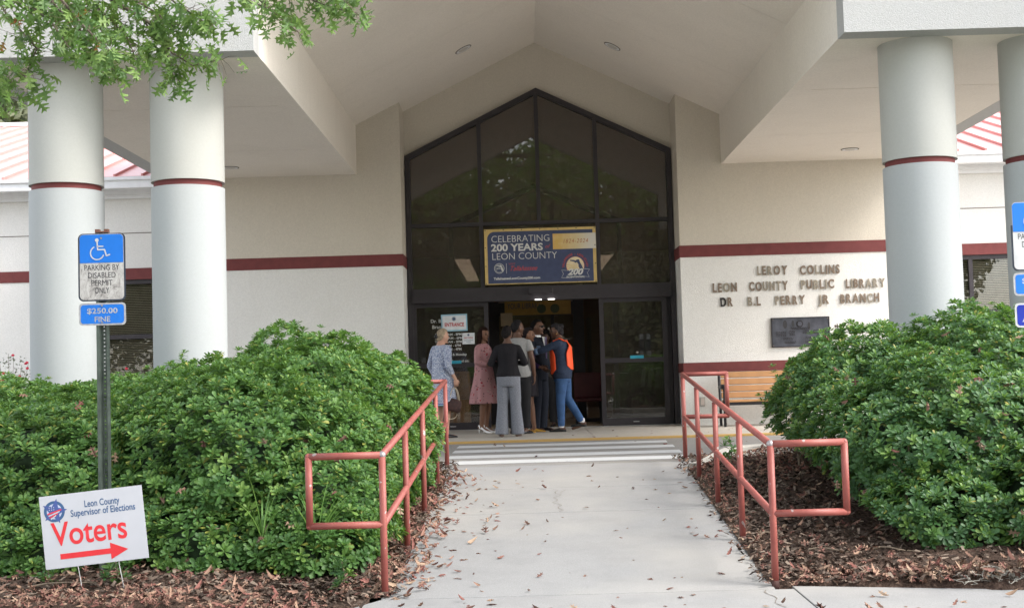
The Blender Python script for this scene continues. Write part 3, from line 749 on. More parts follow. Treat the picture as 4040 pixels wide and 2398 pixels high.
hedge('hedge', 'darker green rounded hedge right of the walkway, in front of the wooden bench', RB, (M['hedge_leaf_r'], M['hedge_leaf_r_obj']), zr, (2.36, 6.4), seed=9, corek=.66,
      holes=[(3.62, 9.9, .42, .20), (4.3, 9.6, .38, .17), (3.9, 8.9, -.10, .15), (3.3, 9.2, .1, .12)],
      branches=[[(3.6, 10.3, .30), (3.66, 10.12, .42), (3.60, 10.05, .5)], [(2.75, 12.0, -.05), (2.7, 11.9, .15), (2.62, 11.85, .35)], [(2.85, 11.3, -.1), (2.82, 11.2, .1), (2.72, 11.1, .3)], [(3.0, 10.6, -.2), (2.9, 10.55, 0), (2.85, 10.5, .2)]])

oak = thing('oak_tree', 'oak tree whose leafy branches hang into the top left corner', 'tree', (0, 0, 0))
MB().tube([(-7.2, 6.2, -.9), (-7.1, 6.25, 1.2), (-6.9, 6.4, 3.2), (-6.6, 6.6, 5.2), (-6.4, 6.7, 7.5)], [.34, .25, .22, .18, .12], 14).build('trunk', M['bark'], oak, smooth=True)
PATHS = [([(-60, -70), (20, 40), (90, 120), (60, 190)], 8.5, 40), ([(40, -100), (140, 20), (210, 95), (285, 180)], 8.3, 66), ([(130, -110), (240, 20), (310, 90), (330, 140)], 8.7, 52),
         ([(250, -100), (350, 50), (400, 120), (440, 205)], 8.9, 50), ([(320, -100), (430, 10), (480, 40), (530, 60)], 8.8, 42), ([(370, 60), (420, 130), (470, 160), (545, 145)], 9.0, 24),
         ([(540, -90), (620, -10), (680, 40), (735, 85)], 9.1, 34), ([(620, -100), (720, -15), (800, 15), (870, 35)], 9.2, 40), ([(-70, 100), (-10, 175), (30, 205), (75, 190)], 8.6, 20), ([(-70, 190), (-30, 215), (0, 232), (40, 240)], 8.7, 14),
         ([(-40, -90), (60, 0), (130, 60), (170, 120)], 8.2, 44), ([(180, -100), (290, -20), (380, 30), (430, 70)], 8.6, 36), ([(560, -60), (590, 0), (640, 15), (650, 20)], 9.0, 12), ([(100, -60), (200, 60), (250, 110), (270, 150)], 8.1, 34), ([(700,-90),(770,-30),(820,-10),(850,10)], 9.2, 20), ([(0,-70),(90,-10),(200,20),(260,40)], 8.4, 34)]
lp = []; rg = np.random.default_rng(5)
hub = [Vector((-6.5, 6.7, 6.2)), Vector((-6.7, 6.5, 4.6))]
for pi, (pts, Y, n) in enumerate(PATHS):
    W_ = [at(px, py, Y + .12 * (k - 1.5) * (1 if pi % 2 else -1)) for k, (px, py) in enumerate(pts)]
    start = hub[pi % 2]; mid = (start + W_[0]) / 2 + Vector((0, 0, .7))
    MB().tube([start, mid] + W_, [.05, .03, .012, .007, .005, .003], 6).build('branch', M['bark'], oak, smooth=True)
    # leaves grow on short side twigs
    for k in range(int(n * 2.1)):
        u = rg.uniform(.35, 2.98) if k > n * .12 else rg.uniform(2.7, 3.0); i = min(2, int(u)); P = W_[i].lerp(W_[i + 1], u - i)
        r_ = .108 * (1.15 - .45 * (u / 3)); off = Vector((rg.normal() * r_ * .75, rg.normal() * r_ * 1.3, rg.normal() * r_ * .55))
        Q = P + off
        nrm = np.array([rg.normal() * .7, -.55 + rg.normal() * .6, .45 + rg.normal() * .6]); R = align(nrm, 0)
        # let the tips hang outward and down
        tip = np.array([off.x * 2 + .08 + rg.normal() * .35, rg.normal() * .3, -.55 + rg.normal() * .35]); nz = R[:, 2]; tip -= nz * (tip @ nz); tip /= np.linalg.norm(tip); R = np.stack([np.cross(tip, nz), tip, nz], 1)
        lp.append((int(rg.integers(4)), np.array(Q), R, rg.uniform(.70, 1.12), P))
tw = MB()
for e in lp[::2]: tw.tube([e[4], (Vector(e[1]) + Vector(e[4])) / 2 + Vector((0, 0, .01)), Vector(e[1])], [.0022, .0018, .0012], 3, cap=False)
tw.build('twigs', M['twig'], oak, kind='stuff')
om = [tri_mesh('leaf', v, t, M['oak_obj']) for v, t in OAK]
order = sorted(range(len(lp)), key=lambda i: lp[i][1][1] + (3 if at(0, -10, lp[i][1][1]).z < lp[i][1][2] else 0))
for i in order[:300]:
    ti, P, R, s, _ = lp[i]; o = put('leaf', om[ti], oak); o.matrix_basis = Matrix.Translation(Vector(P)) @ Matrix(R.tolist()).to_4x4() @ Matrix.Scale(s, 4)
rest = [lp[i][:4] for i in order[300:]]
for k in range(5200):   # unseen crown added above the frame to shade the walkway and columns
    p = np.array([rg.uniform(-8.5, 5.0), rg.uniform(1.5, 9.5), 7.4 + rg.normal() * .8])
    if p[2] < 5.4: continue
    rest.append((int(rg.integers(4)), p, align(rg.normal(size=3) * .6 + np.array([0, 0, 1.]), rg.uniform(0, 6)), rg.uniform(1.7, 2.6)))
for k in range(7):
    e_ = Vector((-6.5 + 1.7 * k, 3.0 + (k * 2.3) % 5, 7.3)); MB().tube([Vector((-6.5, 6.6, 6.0)), (Vector((-6.5, 6.6, 6.4)) + e_) / 2 + Vector((0, 0, .5)), e_], [.10, .06, .02], 8).build('limb', M['bark'], oak, smooth=True)
assemble('leaves', OAK, rest, M['oak'], 'stuff', oak)

# ------------------------------------------------------------------ background trees
def crown_mesh(name, n, R, seed, mat_, leaf=.22):
    r = np.random.default_rng(seed); cl = [(np.array([r.normal() * R[0] * .45, r.normal() * R[1] * .45, r.normal() * R[2] * .42]), r.uniform(.22, .42) * R[0]) for _ in range(26)]
    P = []
    for k in range(n):
        c, s = cl[k % len(cl)]; d = r.normal(size=3); d /= np.linalg.norm(d); P.append((0, c + d * s * r.uniform(.6, 1.05), align(r.normal(size=3) + np.array([0, 0, .5]), r.uniform(0, 6)), r.uniform(.7, 1.4)))
    v = np.array([(-.5, 0, 0), (0, -.35, .08), (.5, 0, 0), (0, .4, -.05), (.1, .05, .1)], np.float32) * leaf; t = np.array([(0, 1, 4), (1, 2, 4), (2, 3, 4), (3, 0, 4)], np.int32)
    V = []; T = []; o = 0
    for _, p, Rm, s in P: V.append((v * s) @ Rm.T.astype(np.float32) + p.astype(np.float32)); T.append(t + o); o += 5
    return tri_mesh(name, np.concatenate(V), np.concatenate(T), mat_)
M['far'] = leafy('tree_foliage', [(.10, .115, .055), (.13, .15, .065), (.065, .08, .04), (.19, .20, .08), (.15, .145, .07)], .6, .20, (.18, .19, .07))
M['far_grey'] = leafy('olive_tree_foliage', [(.09, .11, .06), (.13, .15, .08), (.06, .075, .04), (.18, .19, .11)], .7, .15, (.2, .25, .08))
cm = [crown_mesh('crown', 15000, (4.6, 4.2, 4.2), s, M['far'], .21) for s in (1, 2)]
cg = crown_mesh('crown', 14000, (3.6, 3.0, 3.2), 4, M['far_grey'], .26)
def far_tree(label, x, y, h, me, s, group, rz):
    t = thing('tree', label, 'tree', (x, y, -.9 if y < 0 else -.16), rz, group)
    MB().tube([(0, 0, 0), (.05, 0, h * .4), (-.05, .05, h * .75), (0, 0, h)], [.28, .22, .15, .06], 10).build('trunk', M['bark'], t, smooth=True)
    for k in range(4):
        a = k * 1.7; MB().tube([(0, 0, h * .5), (math.cos(a) * .9, math.sin(a) * .9, h * .72), (math.cos(a) * 1.9, math.sin(a) * 1.9, h * .9)], [.11, .07, .03], 7).build('limb', M['bark'], t, smooth=True)
    put('crown', me, t, loc=(0, 0, h), rot=(0, 0, rz * 3)).scale = (s, s, s)
for i, (x, y, h, s) in enumerate(((-14, -16, 6.5, 1.25), (-8, -19, 7.5, 1.3), (-2.2, -17, 6.0, 1.25), (3.8, -19, 6.6, 1.35), (9.8, -17, 6, 1.25), (16, -19, 7, 1.3), (-21, -20, 8, 1.3), (0.5, -27, 10.5, 1.5), (-9, -28, 10.5, 1.5), (9.5, -28, 10.5, 1.5), (-18, -28, 9, 1.5), (19, -28, 9, 1.5), (-5, -24, 5, 1.4), (5.5, -24, 5, 1.4))):
    far_tree('leafy green tree across the parking lot, mirrored in the dark entrance glass', x, y, h, cm[i % 2], s, 'trees mirrored in the entrance glass', i * .7)
far_tree('olive green tree top showing above the red roof at the far left', -17.8, 46, 8.6, cg, 1.45, None, .4)

# ------------------------------------------------------------------ small plants
def blade_clump(name, label, cat, loc, n, L, m, w=.012, seed=2):
    r = random.Random(seed); t = thing(name, label, cat, loc)
    for k in range(n):
        a = r.uniform(0, 2 * PI); l = L * r.uniform(.6, 1.1); lean = r.uniform(.15, .7); v = []
        for s in range(8):
            u = s / 7; d = lean * l * u ** 1.6; z = l * (u - .45 * lean * u ** 2.6); ww = w * (1 - u ** 3) * .5 + .0006
            x, y = math.cos(a) * d, math.sin(a) * d; v += [(x - math.sin(a) * ww, y + math.cos(a) * ww, z), (x + math.sin(a) * ww, y - math.cos(a) * ww, z)]
        MB().add(v, [(2 * s, 2 * s + 1, 2 * s + 3, 2 * s + 2) for s in range(7)]).build('blade', m, t)
    return t
M['blade'] = leafy('strap_leaves', [(.12, .24, .06), (.17, .32, .09), (.09, .19, .05)], .45, .3, (.3, .5, .1), rnd='OBJECT')
blade_clump('grass_clump', 'clump of long arching strap leaves inside the near end loop of the left handrail', 'plant', (-1.42, 9.02, -.26), 24, .62, M['blade'], .016)
blade_clump('grass_clump', 'wispy strap leaf clump growing against the left hedge beside the near handrail loop', 'plant', (-1.78, 9.0, -.16), 12, .50, M['blade'], .012, 5)

def sprig(label, loc, n, h, mats, seed):
    r = random.Random(seed); t = thing('seedling', label, 'plant', loc)
    MB().tube([(0, 0, 0), (.02, 0, h * .5), (0, .01, h)], [.006, .005, .003], 5).build('stem', M['twig'], t)
    for k in range(n):
        v, tr = ROS[k % 6]; o = put('leaf_cluster', bpy.data.meshes.get('seed_%d' % (k % 6)) or tri_mesh('seed_%d' % (k % 6), v, tr, mats), t, loc=(r.uniform(-.05, .05), r.uniform(-.05, .05), h * (.25 + .75 * k / n)), rot=(r.uniform(-.5, .7), r.uniform(-.5, .5), r.uniform(0, 6)))
sprig('small leafy seedling standing in the mulch behind the right handrail', at(1783, 1135, 11.9), 7, .26, M['hedge_leaf_r_obj'], 1)
sprig('low green shoot between the wire legs of the voters sign', (-2.66, 8.62, -.42), 9, .26, M['hedge_leaf_obj'], 2)
sprig('low green shoot in leaf litter left of the voters sign', (-3.13, 8.72, -.42), 7, .18, M['hedge_leaf_obj'], 3)
sprig('low green shoot under the left hedge near the first handrail post', (-1.20, 8.62, -.42), 7, .20, M['hedge_leaf_obj'], 4)
sprig('green shoot leaning over the edge of the walkway at the far left post', (-.93, 12.3, -.10), 9, .20, M['hedge_leaf_obj'], 6)

def rose_bush(label, loc, n, h, wd, seed):
    r = random.Random(seed); t = thing('rose_bush', label, 'bush', loc); pl = []
    rm = flat('red_rose_petals', (.55, .03, .06), .6); fl = MB()
    for a in range(5):
        R_ = .028 - a * .004
        fl.ball((0, 0, a * .004), R_, R_, R_ * .7, 7, 5)
    fm = fl.mesh('flower', rm)
    for k in range(n):
        a = r.uniform(0, 6.28); top = (math.cos(a) * wd * r.random(), math.sin(a) * wd * .5 * r.random(), h * r.uniform(.55, 1))
        MB().tube([(top[0] * .1, top[1] * .1, 0), (top[0] * .5, top[1] * .5, top[2] * .55), top], [.010, .006, .003], 4).build('stem', M['twig'], t)
        for q in range(60):
            u = r.uniform(.3, 1); p = np.array([top[0] * u, top[1] * u, top[2] * u]) + np.array([r.gauss(0, .08) for _ in range(3)]); pl.append((r.randrange(4), p, align(np.array([r.gauss(0, 1), -.4 + r.gauss(0, 1), .6]), r.uniform(0, 6)), r.uniform(.28, .5)))
        if k % 2 == 0: put('flower', fm, t, loc=Vector(top) + Vector((r.gauss(0, .05), -.03, .02)))
    assemble('foliage', OAK, pl, leafy('rose_leaves', [(.05, .07, .035), (.08, .10, .05), (.10, .09, .06), (.04, .055, .03)], .6, .1), 'stuff', t)
rose_bush('red flowering rose bush against the wall at the far left edge', (-8.35, 21.7, -.05), 22, 1.75, 1.0, 1)
rose_bush('sparse rose bush with red flowers in front of the left window blinds', (-6.35, 21.3, -.05), 11, 1.42, .55, 2)

# ------------------------------------------------------------------ fallen leaves and litter
dm = [tri_mesh('fallen_leaf', v, t, M['dry_obj']) for v, t in DRYL]
LAB = {'edge': ('dry brown oak leaf at the left edge of the walkway', 'fallen leaves along the left walkway edge'),
       'mid': ('dry oak leaf on the middle of the walkway', 'fallen leaves scattered over the walkway'),
       'right': ('dry leaf on the concrete near the right handrail', 'fallen leaves near the right handrail'),
       'front': ('dry leaf lying on the front sidewalk at the foot of the ramp', 'fallen leaves on the front sidewalk'),
       'road': ('dry leaf lying on the grey road or pavement before the entrance', 'fallen leaves on the road and pavement')}
def fallen(x, y, z, key, s, r):
    s *= .88; lab, grp = LAB[key]
    if key in ('edge', 'mid', 'right'):
        seg = 'by the first rail posts' if y < 9.6 else 'by the second rail posts' if y < 11.0 else 'by the middle rail posts' if y < 12.3 else 'close to the crosswalk'
        lab = lab + ' ' + seg; grp = grp + ' ' + seg
    if key == 'road': lab, grp = (lab.replace('grey road or pavement', 'pavement'), 'fallen leaves on the entrance pavement') if y > 18.83 else (lab.replace('grey road or pavement', 'grey road'), 'fallen leaves on the road')
    if key == 'front': sd_ = 'left of the near crack' if x < 1.4 else 'right of the near crack'; lab = 'dry leaf lying on the front sidewalk ' + sd_; grp = 'fallen leaves on the front sidewalk ' + sd_
    o = put('fallen_leaf', dm[r.randrange(5)], None, lab, 'leaf', grp, loc=(x, y, z + .006 * s + .004), rot=(r.gauss(0, .16), r.gauss(0, .16), r.uniform(0, 6.28))); o.scale = (s, s, s * r.uniform(.6, 1.5))
r = random.Random(42)
for k in range(92):
    y = 8.5 + 4.9 * r.random() ** 1.1; x = rail_x(-1, y) + .03 + abs(r.gauss(0, .30)); fallen(x, y, gz(y), 'edge', r.uniform(.55, .95), r)
for k in range(66):
    y = 8.5 + 5.2 * r.random() ** 1.05; x = r.uniform(-.45, 1.25) if k % 3 else r.uniform(-.5, .2); fallen(x, y, gz(y), 'mid', r.uniform(.35, .8), r)
for k in range(20):
    y = r.uniform(8.6, 13.6); x = r.uniform(1.2, 1.62); fallen(x, y, gz(y), 'right', r.uniform(.45, .85), r)
for k in range(44):
    x = r.uniform(-1.0, 3.3); y = r.uniform(7.85, 8.35) if x < 1.6 else r.uniform(7.6, 8.15); fallen(x, y, gz(y), 'front', r.uniform(.5, .95), r)
for k in range(34):
    x = r.uniform(-1.4, 3.6); y = r.uniform(14.1, 21.4); fallen(x, y, .03 if y > 18.83 else .0, 'road', r.uniform(.6, 1.0), r)

def bedz(side, x, y):
    e = rail_x(side, y) if y > 8.5 else (1.62 if side > 0 else -1.0); din = abs(x - e)
    return gz(y) + .014 + .10 * sm(.15, 1.6, din) + .03 * noise.noise(Vector((x * 1.2, y * 1.2, 5))) * sm(.1, .5, din)
pl = []; chips = []
def lit(x, y, side, s):
    pl.append((r.randrange(5), np.array([x, y, bedz(side, x, y) + r.uniform(.004, .035)]), align(np.array([r.gauss(0, .45), r.gauss(0, .45) - .1, 1]), r.uniform(0, 6.28)), s))
for k in range(1300):   # left front strip
    x = -4.6 + 3.6 * r.random(); y = 7.84 + abs(r.gauss(0, .55))
    if y > 9.6 or (x > -1.25 and y < 8.4): continue
    lit(x, y, -1, r.uniform(.3, .85))
for k in range(800):   # left, beside the walkway
    y = r.uniform(8.5, 13.4); x = rail_x(-1, y) + r.gauss(-.04, .14); lit(x, y, -1, r.uniform(.4, .9))
for k in range(240): y = r.uniform(8.5, 13.6); x = rail_x(1, y) + r.gauss(.03, .07); lit(x, y, 1, r.uniform(.3, .65))
for k in range(620):   # right front edge
    x = r.uniform(1.7, 5.5); y = (8.56 - .29 * max(0, x - 1.68) if x < 3 else 8.2 - .1 * (x - 3)) + .03 + abs(r.gauss(0, .16)); lit(x, y, 1, r.uniform(.4, .95))
for k in range(520):   # right bed
    y = r.uniform(8.8, 14.2); x = rail_x(1, y) + .08 + abs(r.gauss(0, .8)); lit(x, y, 1, r.uniform(.35, .8))
for k in range(340): x, y = r.uniform(1.8, 2.9), r.uniform(12.4, 14.4); lit(x, y, 1, r.uniform(.5, .9))
assemble('leaf_litter', DRYL, pl, M['dry'], 'stuff')
cv = np.array([(-.5, -.18, 0), (.5, -.12, .05), (.45, .16, 0), (-.4, .2, .08)], np.float32); ct = np.array([(0, 1, 2), (0, 2, 3)], np.int32)
for k in range(15000):
    side = -1 if k % 2 else 1; y = 8.1 + 6.4 * r.random() ** 1.3; e = rail_x(side, y); x = e + side * abs(r.gauss(0, 1.0 if side > 0 else .55)) - side * (.03 + (.10 * r.random() ** 2))
    if side > 0 and y < 8.56 - .29 * max(0, x - 1.68): continue
    if side < 0 and y < 8.45 + .02: x = r.uniform(-4.5, -1.3)
    if side < 0 and r.random() < .4: x = r.uniform(-4.5, -1.0); y = r.uniform(8.15, 9.3)
    chips.append((0, np.array([x, y, bedz(side, x, y) + r.uniform(.0, .022)]), align(np.array([r.gauss(0, .5), r.gauss(0, .5), 1]), r.uniform(0, 6.28)), r.uniform(.015, .065)))
assemble('bark_mulch_chips', [(cv, ct)], chips, M['chips'], 'stuff')
# spanish moss and dry twigs
ms = MB(); rm_ = random.Random(8)
for k in range(150):
    p = Vector((3.08 + rm_.gauss(0, .16), 8.34 + rm_.gauss(0, .045), -.41 + abs(rm_.gauss(0, .02)))); pts = [p]
    for q in range(5): pts.append(pts[-1] + Vector((rm_.gauss(0, .035), rm_.gauss(0, .02), rm_.gauss(0, .014))))
    for q in pts: q.z = max(q.z, -.425)
    ms.tube(pts, .0022, 3, cap=False)
o = ms.build('spanish_moss', flat('grey_moss', (.30, .29, .26), .95), label='grey tangle of spanish moss lying at the front edge of the right mulch bed', cat='moss')
for lab, p0, d in (('thin pale twig lying on the right mulch bed beside the near post', (1.95, 9.35), (.30, -.12)), ('curved grey twig lying under the right hedge', (2.35, 9.15), (.25, -.1)), ('long dry twig in the leaf litter at the lower left corner', (-3.15, 8.42), (.5, .22)), ('short twig beside the second right handrail post', (1.72, 9.9), (.16, .14))):
    pts = [(p0[0] + d[0] * q / 5, p0[1] + d[1] * q / 5 + .02 * math.sin(q * 1.7), bedz(1 if p0[0] > 0 else -1, p0[0], p0[1]) + .03 + .012 * math.sin(q)) for q in range(6)]
    MB().tube(pts, [.008, .007, .006, .005, .004, .003], 5).build('twig', M['twig'], label=lab, cat='twig')
# ------------------------------------------------------------------ handrails
PY = [8.5305, 9.918, 11.31, 12.662, 13.903]
def handrail(side, label):
    t = thing('handrail', label, 'handrail', group='red pipe handrails along the ramp')
    P = [Vector((rail_x(side, y), y, gz(y))) for y in PY]; up = Vector((0, 0, .895)); mid = Vector((0, 0, .455)); R_ = .0228
    for i, p in enumerate(P): MB().tube([p - Vector((0, 0, .06)), p + up - Vector((0, 0, .0 if i in (0, 4) else .02))], R_, 16).build('post', M['rail'], t, smooth=True)
    for p in P: MB().tube([p - Vector((0, 0, .02)), p + Vector((0, 0, .035))], [R_ * 1.10, R_ * 1.04], 16).build('rust_collar', flat('dark_rust', (.075, .035, .03), .8), t, smooth=True)
    for nm, h in (('top_rail', up), ('middle_rail', mid)): MB().tube([P[0] + h, P[4] + h], R_, 16).build(nm, M['rail'], t, smooth=True)
    for i, L in ((0, .47), (4, .455)):
        a = P[i] + up; b = P[i] + mid; o = Vector((side * L, 0, 0)); dn = Vector((0, 0, .0))
        mb = MB().tube([a, a + o + dn], R_, 16).tube([a + o + Vector((0, 0, .0)), b + o], R_, 16).tube([b + o, b], R_, 16)
        mb.ball(a + o, R_ * 1.02, n=14, m=10).ball(b + o, R_ * 1.02, n=14, m=10)
        mb.build('end_loop', M['rail'], t, smooth=True)
        MB().ball(a, R_ * 1.12, n=14, m=10).build('joint', M['rail_weld'] if i == 0 else M['rail'], t, smooth=True)
    return t
handrail(-1, 'faded red pipe handrail on the left side of the walkway, against the bright green hedge')
handrail(1, 'faded red pipe handrail on the right side of the walkway, before the bench')

# ------------------------------------------------------------------ bench
wood = flat('orange_brown_slat', (.40, .21, .09), .5, 0, .12, 5); blk = flat('black_cast_metal', (.018, .018, .022), .45)
bn = thing('bench', 'orange-brown slatted bench with black metal ends against the right wall', 'bench', (0, 0, 0), group=None)
BX0, BX1, BY = 3.20, 5.05, 21.45
for z in (.815, .705, .595, .49): MB().box(BX0, BX1, -.018, .018, -.046, .046).build('back_slat', wood, bn, loc=(0, BY + .13 + (z - .49) * .16, z + .03), rot=(-.16, 0, 0), bevel=.006)
for k in range(4): MB().box(BX0, BX1, BY - .36 + k * .115, BY - .36 + k * .115 + .098, .415, .445).build('seat_slat', wood, bn, bevel=.006)
MB().box(BX0, BX1, BY - .33, BY - .30, .365, .414).box(BX0, BX1, BY + .03, BY + .06, .365, .414).build('seat_rail', blk, bn)
for x in (BX0 - .025, BX1 + .025):
    e = MB().tube([(x, BY - .34, .03), (x, BY - .34, .45), (x, BY - .36, .64)], .022, 10).tube([(x, BY - .40, .64), (x, BY - .2, .665), (x, BY + .17, .66)], [.026, .03, .022], 10, flat=1.5).tube([(x, BY + .10, .03), (x, BY + .11, .44), (x, BY + .21, .92)], .022, 10).tube([(x, BY - .34, .40), (x, BY + .11, .40)], .02, 8)
    e.build('end_frame', blk, bn, smooth=True)

# ------------------------------------------------------------------ wall fittings
ob = thing('outlet_box', 'small grey outlet box low on the wall behind the right handrail', 'outlet box', (2.932, YW, .42))
MB().box(-.042, .042, -.035, 0, -.075, .075).build('box', flat('grey_box', (.36, .35, .33), .5), ob, bevel=.005)
MB().box(-.030, .030, -.041, -.0355, -.058, .058).build('cover', flat('pinkish_cover', (.55, .47, .43), .5), ob, bevel=.003)

tarn = flat('tarnished_bronze_letters', (.19, .145, .11), .6, .25, .35, 9); tarn2 = flat('weathered_grey_letters', (.26, .23, .185), .65, .1, .3, 9); blkl = flat('black_letter', (.02, .018, .02), .5)
ws = thing('wall_lettering', 'raised bronze library name in three lines of letters on the right wall', 'sign', (0, 0, 0))
def word(s, x0, x1, zb, h=.145):
    mes = [text_mesh(c, h / .73, bold=.007, ext=.006, align='LEFT', res=5) for c in s]; ws_ = []
    for me in mes:
        xs = [v.co.x for v in me.vertices]; me.transform(Matrix.Translation((-min(xs), 0, 0))); ws_.append(max(xs) - min(xs))
    gap = .024; k = (x1 - x0 - gap * (len(s) - 1)) / sum(ws_); x = x0
    for c, me, w_ in zip(s, mes, ws_):
        me.transform(Matrix.Diagonal((k, 1, 1, 1)).to_4x4()); me.name = 'letter'
        me.materials.append(blkl if (s == 'DR' and c == 'D') else (tarn2 if random.random() < .3 else tarn))
        put('letter', me, ws, loc=(x, YW - .016, zb + random.uniform(-.004, .004)), rot=(0, random.uniform(-.02, .02), 0)); x += w_ * k + gap
def wx(c, y): return at(1633.7 + .3466 * c, 587.9 + .3466 * y, YW).x
def wz(c, y): return at(1633.7 + .3466 * c, 587.9 + .3466 * y, YW).z
for s, a, b, y in (('LEROY', 620, 832, 240), ('COLLINS', 922, 1200, 236), ('LEON', 307, 478, 361), ('COUNTY', 565, 836, 352), ('PUBLIC', 928, 1162, 339), ('LIBRARY', 1245, 1521, 331),
                   ('DR', 362, 449, 461), ('B.L', 554, 645, 456), ('PERRY', 747, 957, 449), ('JR', 1050, 1126, 442), ('BRANCH', 1206, 1480, 437)):
    zb = {240: 0, 361: 1, 461: 2}; word(s, wx(a, y), wx(b, y), wz(a, y))
PQ = flat('dark_bronze_plaque', (.070, .074, .090), .42, .5, .35, 7); PQ2 = flat('raised_plaque_bronze', (.026, .022, .024), .5, .4)
pq = thing('plaque', 'dark bronze dedication plaque on the right wall below the raised letters', 'plaque', (4.58, YW - .03, 1.513))
MB().box(-.478, .478, -.0, .029, -.243, .243).build('plate', PQ, pq, bevel=.004)
rim = MB().box(-.478, .478, -.010, -.0002, .232, .243).box(-.478, .478, -.010, -.0002, -.243, -.232).box(-.478, -.467, -.010, -.0002, -.2318, .2318).box(.467, .478, -.010, -.0002, -.2318, .2318)
rim.build('rim', PQ2, pq)
MB().tube([(0, -.009, 0), (0, -.0003, 0)], .055, 24).build('seal', PQ2, pq, loc=(-.01, 0, .135)); MB().tube([(0, -.013, 0), (0, -.0093, 0)], .038, 24).build('seal_ring', PQ, pq, loc=(-.01, 0, .135))
tl = MB(); rr = random.Random(3)
for x0, x1, zs_ in ((-.16, .16, (.065, .045)), (-.42, -.24, (-.0, -.022, -.044, -.066)), (-.20, -.09, (.012, -.01, -.032, -.054)), (.03, .16, (.02, -.002, -.024)), (.20, .43, (.018, -.004, -.026)), (-.30, -.12, (-.10, -.122)), (.07, .22, (-.095, -.117)), (-.28, -.08, (-.16, -.182)), (.07, .32, (-.15, -.172))):
    for z in zs_:
        x = x0 + rr.uniform(0, .02)
        while x < x1 - .01: w_ = rr.uniform(.012, .035); tl.box(x, min(x1, x + w_), -.004, -.0003, z, z + .010); x += w_ + .007
tl.build('relief_text', PQ2, pq, kind='stuff')
for x in (-.45, .45):
    for z in (-.215, .215): MB().ball((x, -.002, z), .009, .005, .009, 8, 5).build('screw', tarn, pq)
stn = flat('plaque_stain', (.030, .030, .034), .7)
for x, z, a, b in ((-.25, .13, .035, .07), (-.12, .14, .022, .055), (.14, .10, .022, .06)): MB().tube([(0, -.0018, 0), (0, -.0004, 0)], 1, 18).build('stain', stn, pq, loc=(x, 0, z)).scale = (a, 1, b)

# ------------------------------------------------------------------ bicentennial banner
bm = dict(yel=flat('banner_yellow', (.60, .44, .17), .55), blue=flat('banner_blue', (.052, .068, .140), .55), wht=flat('banner_white', (.62, .63, .62), .55), red=flat('banner_red', (.42, .07, .08), .55), cream=flat('banner_cream', (.70, .60, .40), .55), grom=flat('grommet', (.10, .09, .08), .4, .6))
gt = NT('banner_gold_fade'); sx = gt.node('SeparateXYZ'); gt.l(gt.coord('Generated'), sx.inputs[0]); gn = gt.noise(9, 4)
gt.set(gt.mix(gt.math('MULTIPLY', gt.ramp(gn, [(.5, (0, 0, 0)), (.7, (1, 1, 1))]), .3), gt.ramp(sx.outputs[0], [(.1, (.64, .42, .12)), (.55, (.66, .55, .32)), (.9, (.66, .64, .60))]), (.75, .66, .45)), .55)
bn = thing('banner', 'blue and yellow vinyl banner celebrating two hundred years, hung over the entrance doors', 'banner', (.359, YG - .155, 2.955), 0)
BW, BH = 1.90, .943
def bp(x, y): return ((x - 130 - (y - 130) * .038) / 2132 - .5) * BW, -((y - 130 + (x - 130) * .0305) / 1055 - .5) * BH
def flatpoly(name, pts, m, parent, y, smoothn=0): return MB().add([(x, y, z) for x, z in pts], [tuple(range(len(pts)))]).build(name, m, parent)
vb = MB(); nx, nz = 30, 16
for j in range(nz + 1):
    for i in range(nx + 1):
        x = (i / nx - .5) * BW; z = (j / nz - .5) * BH; vb.v.append((x, .004, z))
for j in range(nz):
    for i in range(nx): a = j * (nx + 1) + i; vb.f.append((a, a + 1, a + nx + 2, a + nx + 1))
vb.box(-BW / 2, BW / 2, .0045, .007, -BH / 2, BH / 2); vb.build('vinyl_sheet', bm['yel'], bn)
x0, z1 = bp(190, 178); x1, z0 = bp(2238, 1105); z0 += .0; pts = [(x0, z0), (x1, z0), (x1, z1)]
rr_ = .12
for k in range(9): a = PI / 2 + k * PI / 16; pts.append((x0 + rr_ + rr_ * math.cos(a), z1 - rr_ + rr_ * math.sin(a)))
flatpoly('blue_field', pts, bm['blue'], bn, .0025)
gx0, gz1 = bp(1442, 208); gx1, gz0 = bp(2275, 480)
MB().box(gx0, BW / 2 - .002, .0, .0015, gz0, gz1).build('gold_panel', gt.m, bn)
def bt(s, x, y, h, m, w=None, **k):
    X, Z = bp(x, y); k.setdefault('align', 'LEFT'); return text('lettering', s, h, m, bn, (X, -.001, Z), fit=w, **k)
def bw(a, b): return (b - a) / 2132 * BW
bt('CELEBRATING', 268, 378, .165, bm['wht'], bw(268, 1375), bold=-.0016); bt('200 YEARS', 272, 545, .168, bm['wht'], bw(272, 1262), bold=.005)
bt('LEON COUNTY', 285, 710, .165, bm['wht'], bw(285, 1520), bold=-.0016); bt('of', 1298, 478, .09, bm['red'], shear=.3)
bt('1824-2024', 1632, 385, .10, flat('banner_rust', (.42, .13, .06), .5), bw(1632, 2105), shear=.25, spacing=1.2)
bt('TallahasseeLeonCounty200.com', 330, 1088, .055, bm['wht'], bw(330, 1215), bold=.0018)
bt('VISIT', 608, 800, .04, bm['red'], bw(608, 740)); bt('Tallahassee', 620, 915, .115, bm['red'], bw(620, 1135), shear=.5, bold=.001)
MB().box(*[v for v in (bp(563, 800)[0], bp(570, 800)[0])], -.001, .0, bp(570, 965)[1], bp(563, 775)[1]).build('divider_line', bm['wht'], bn)
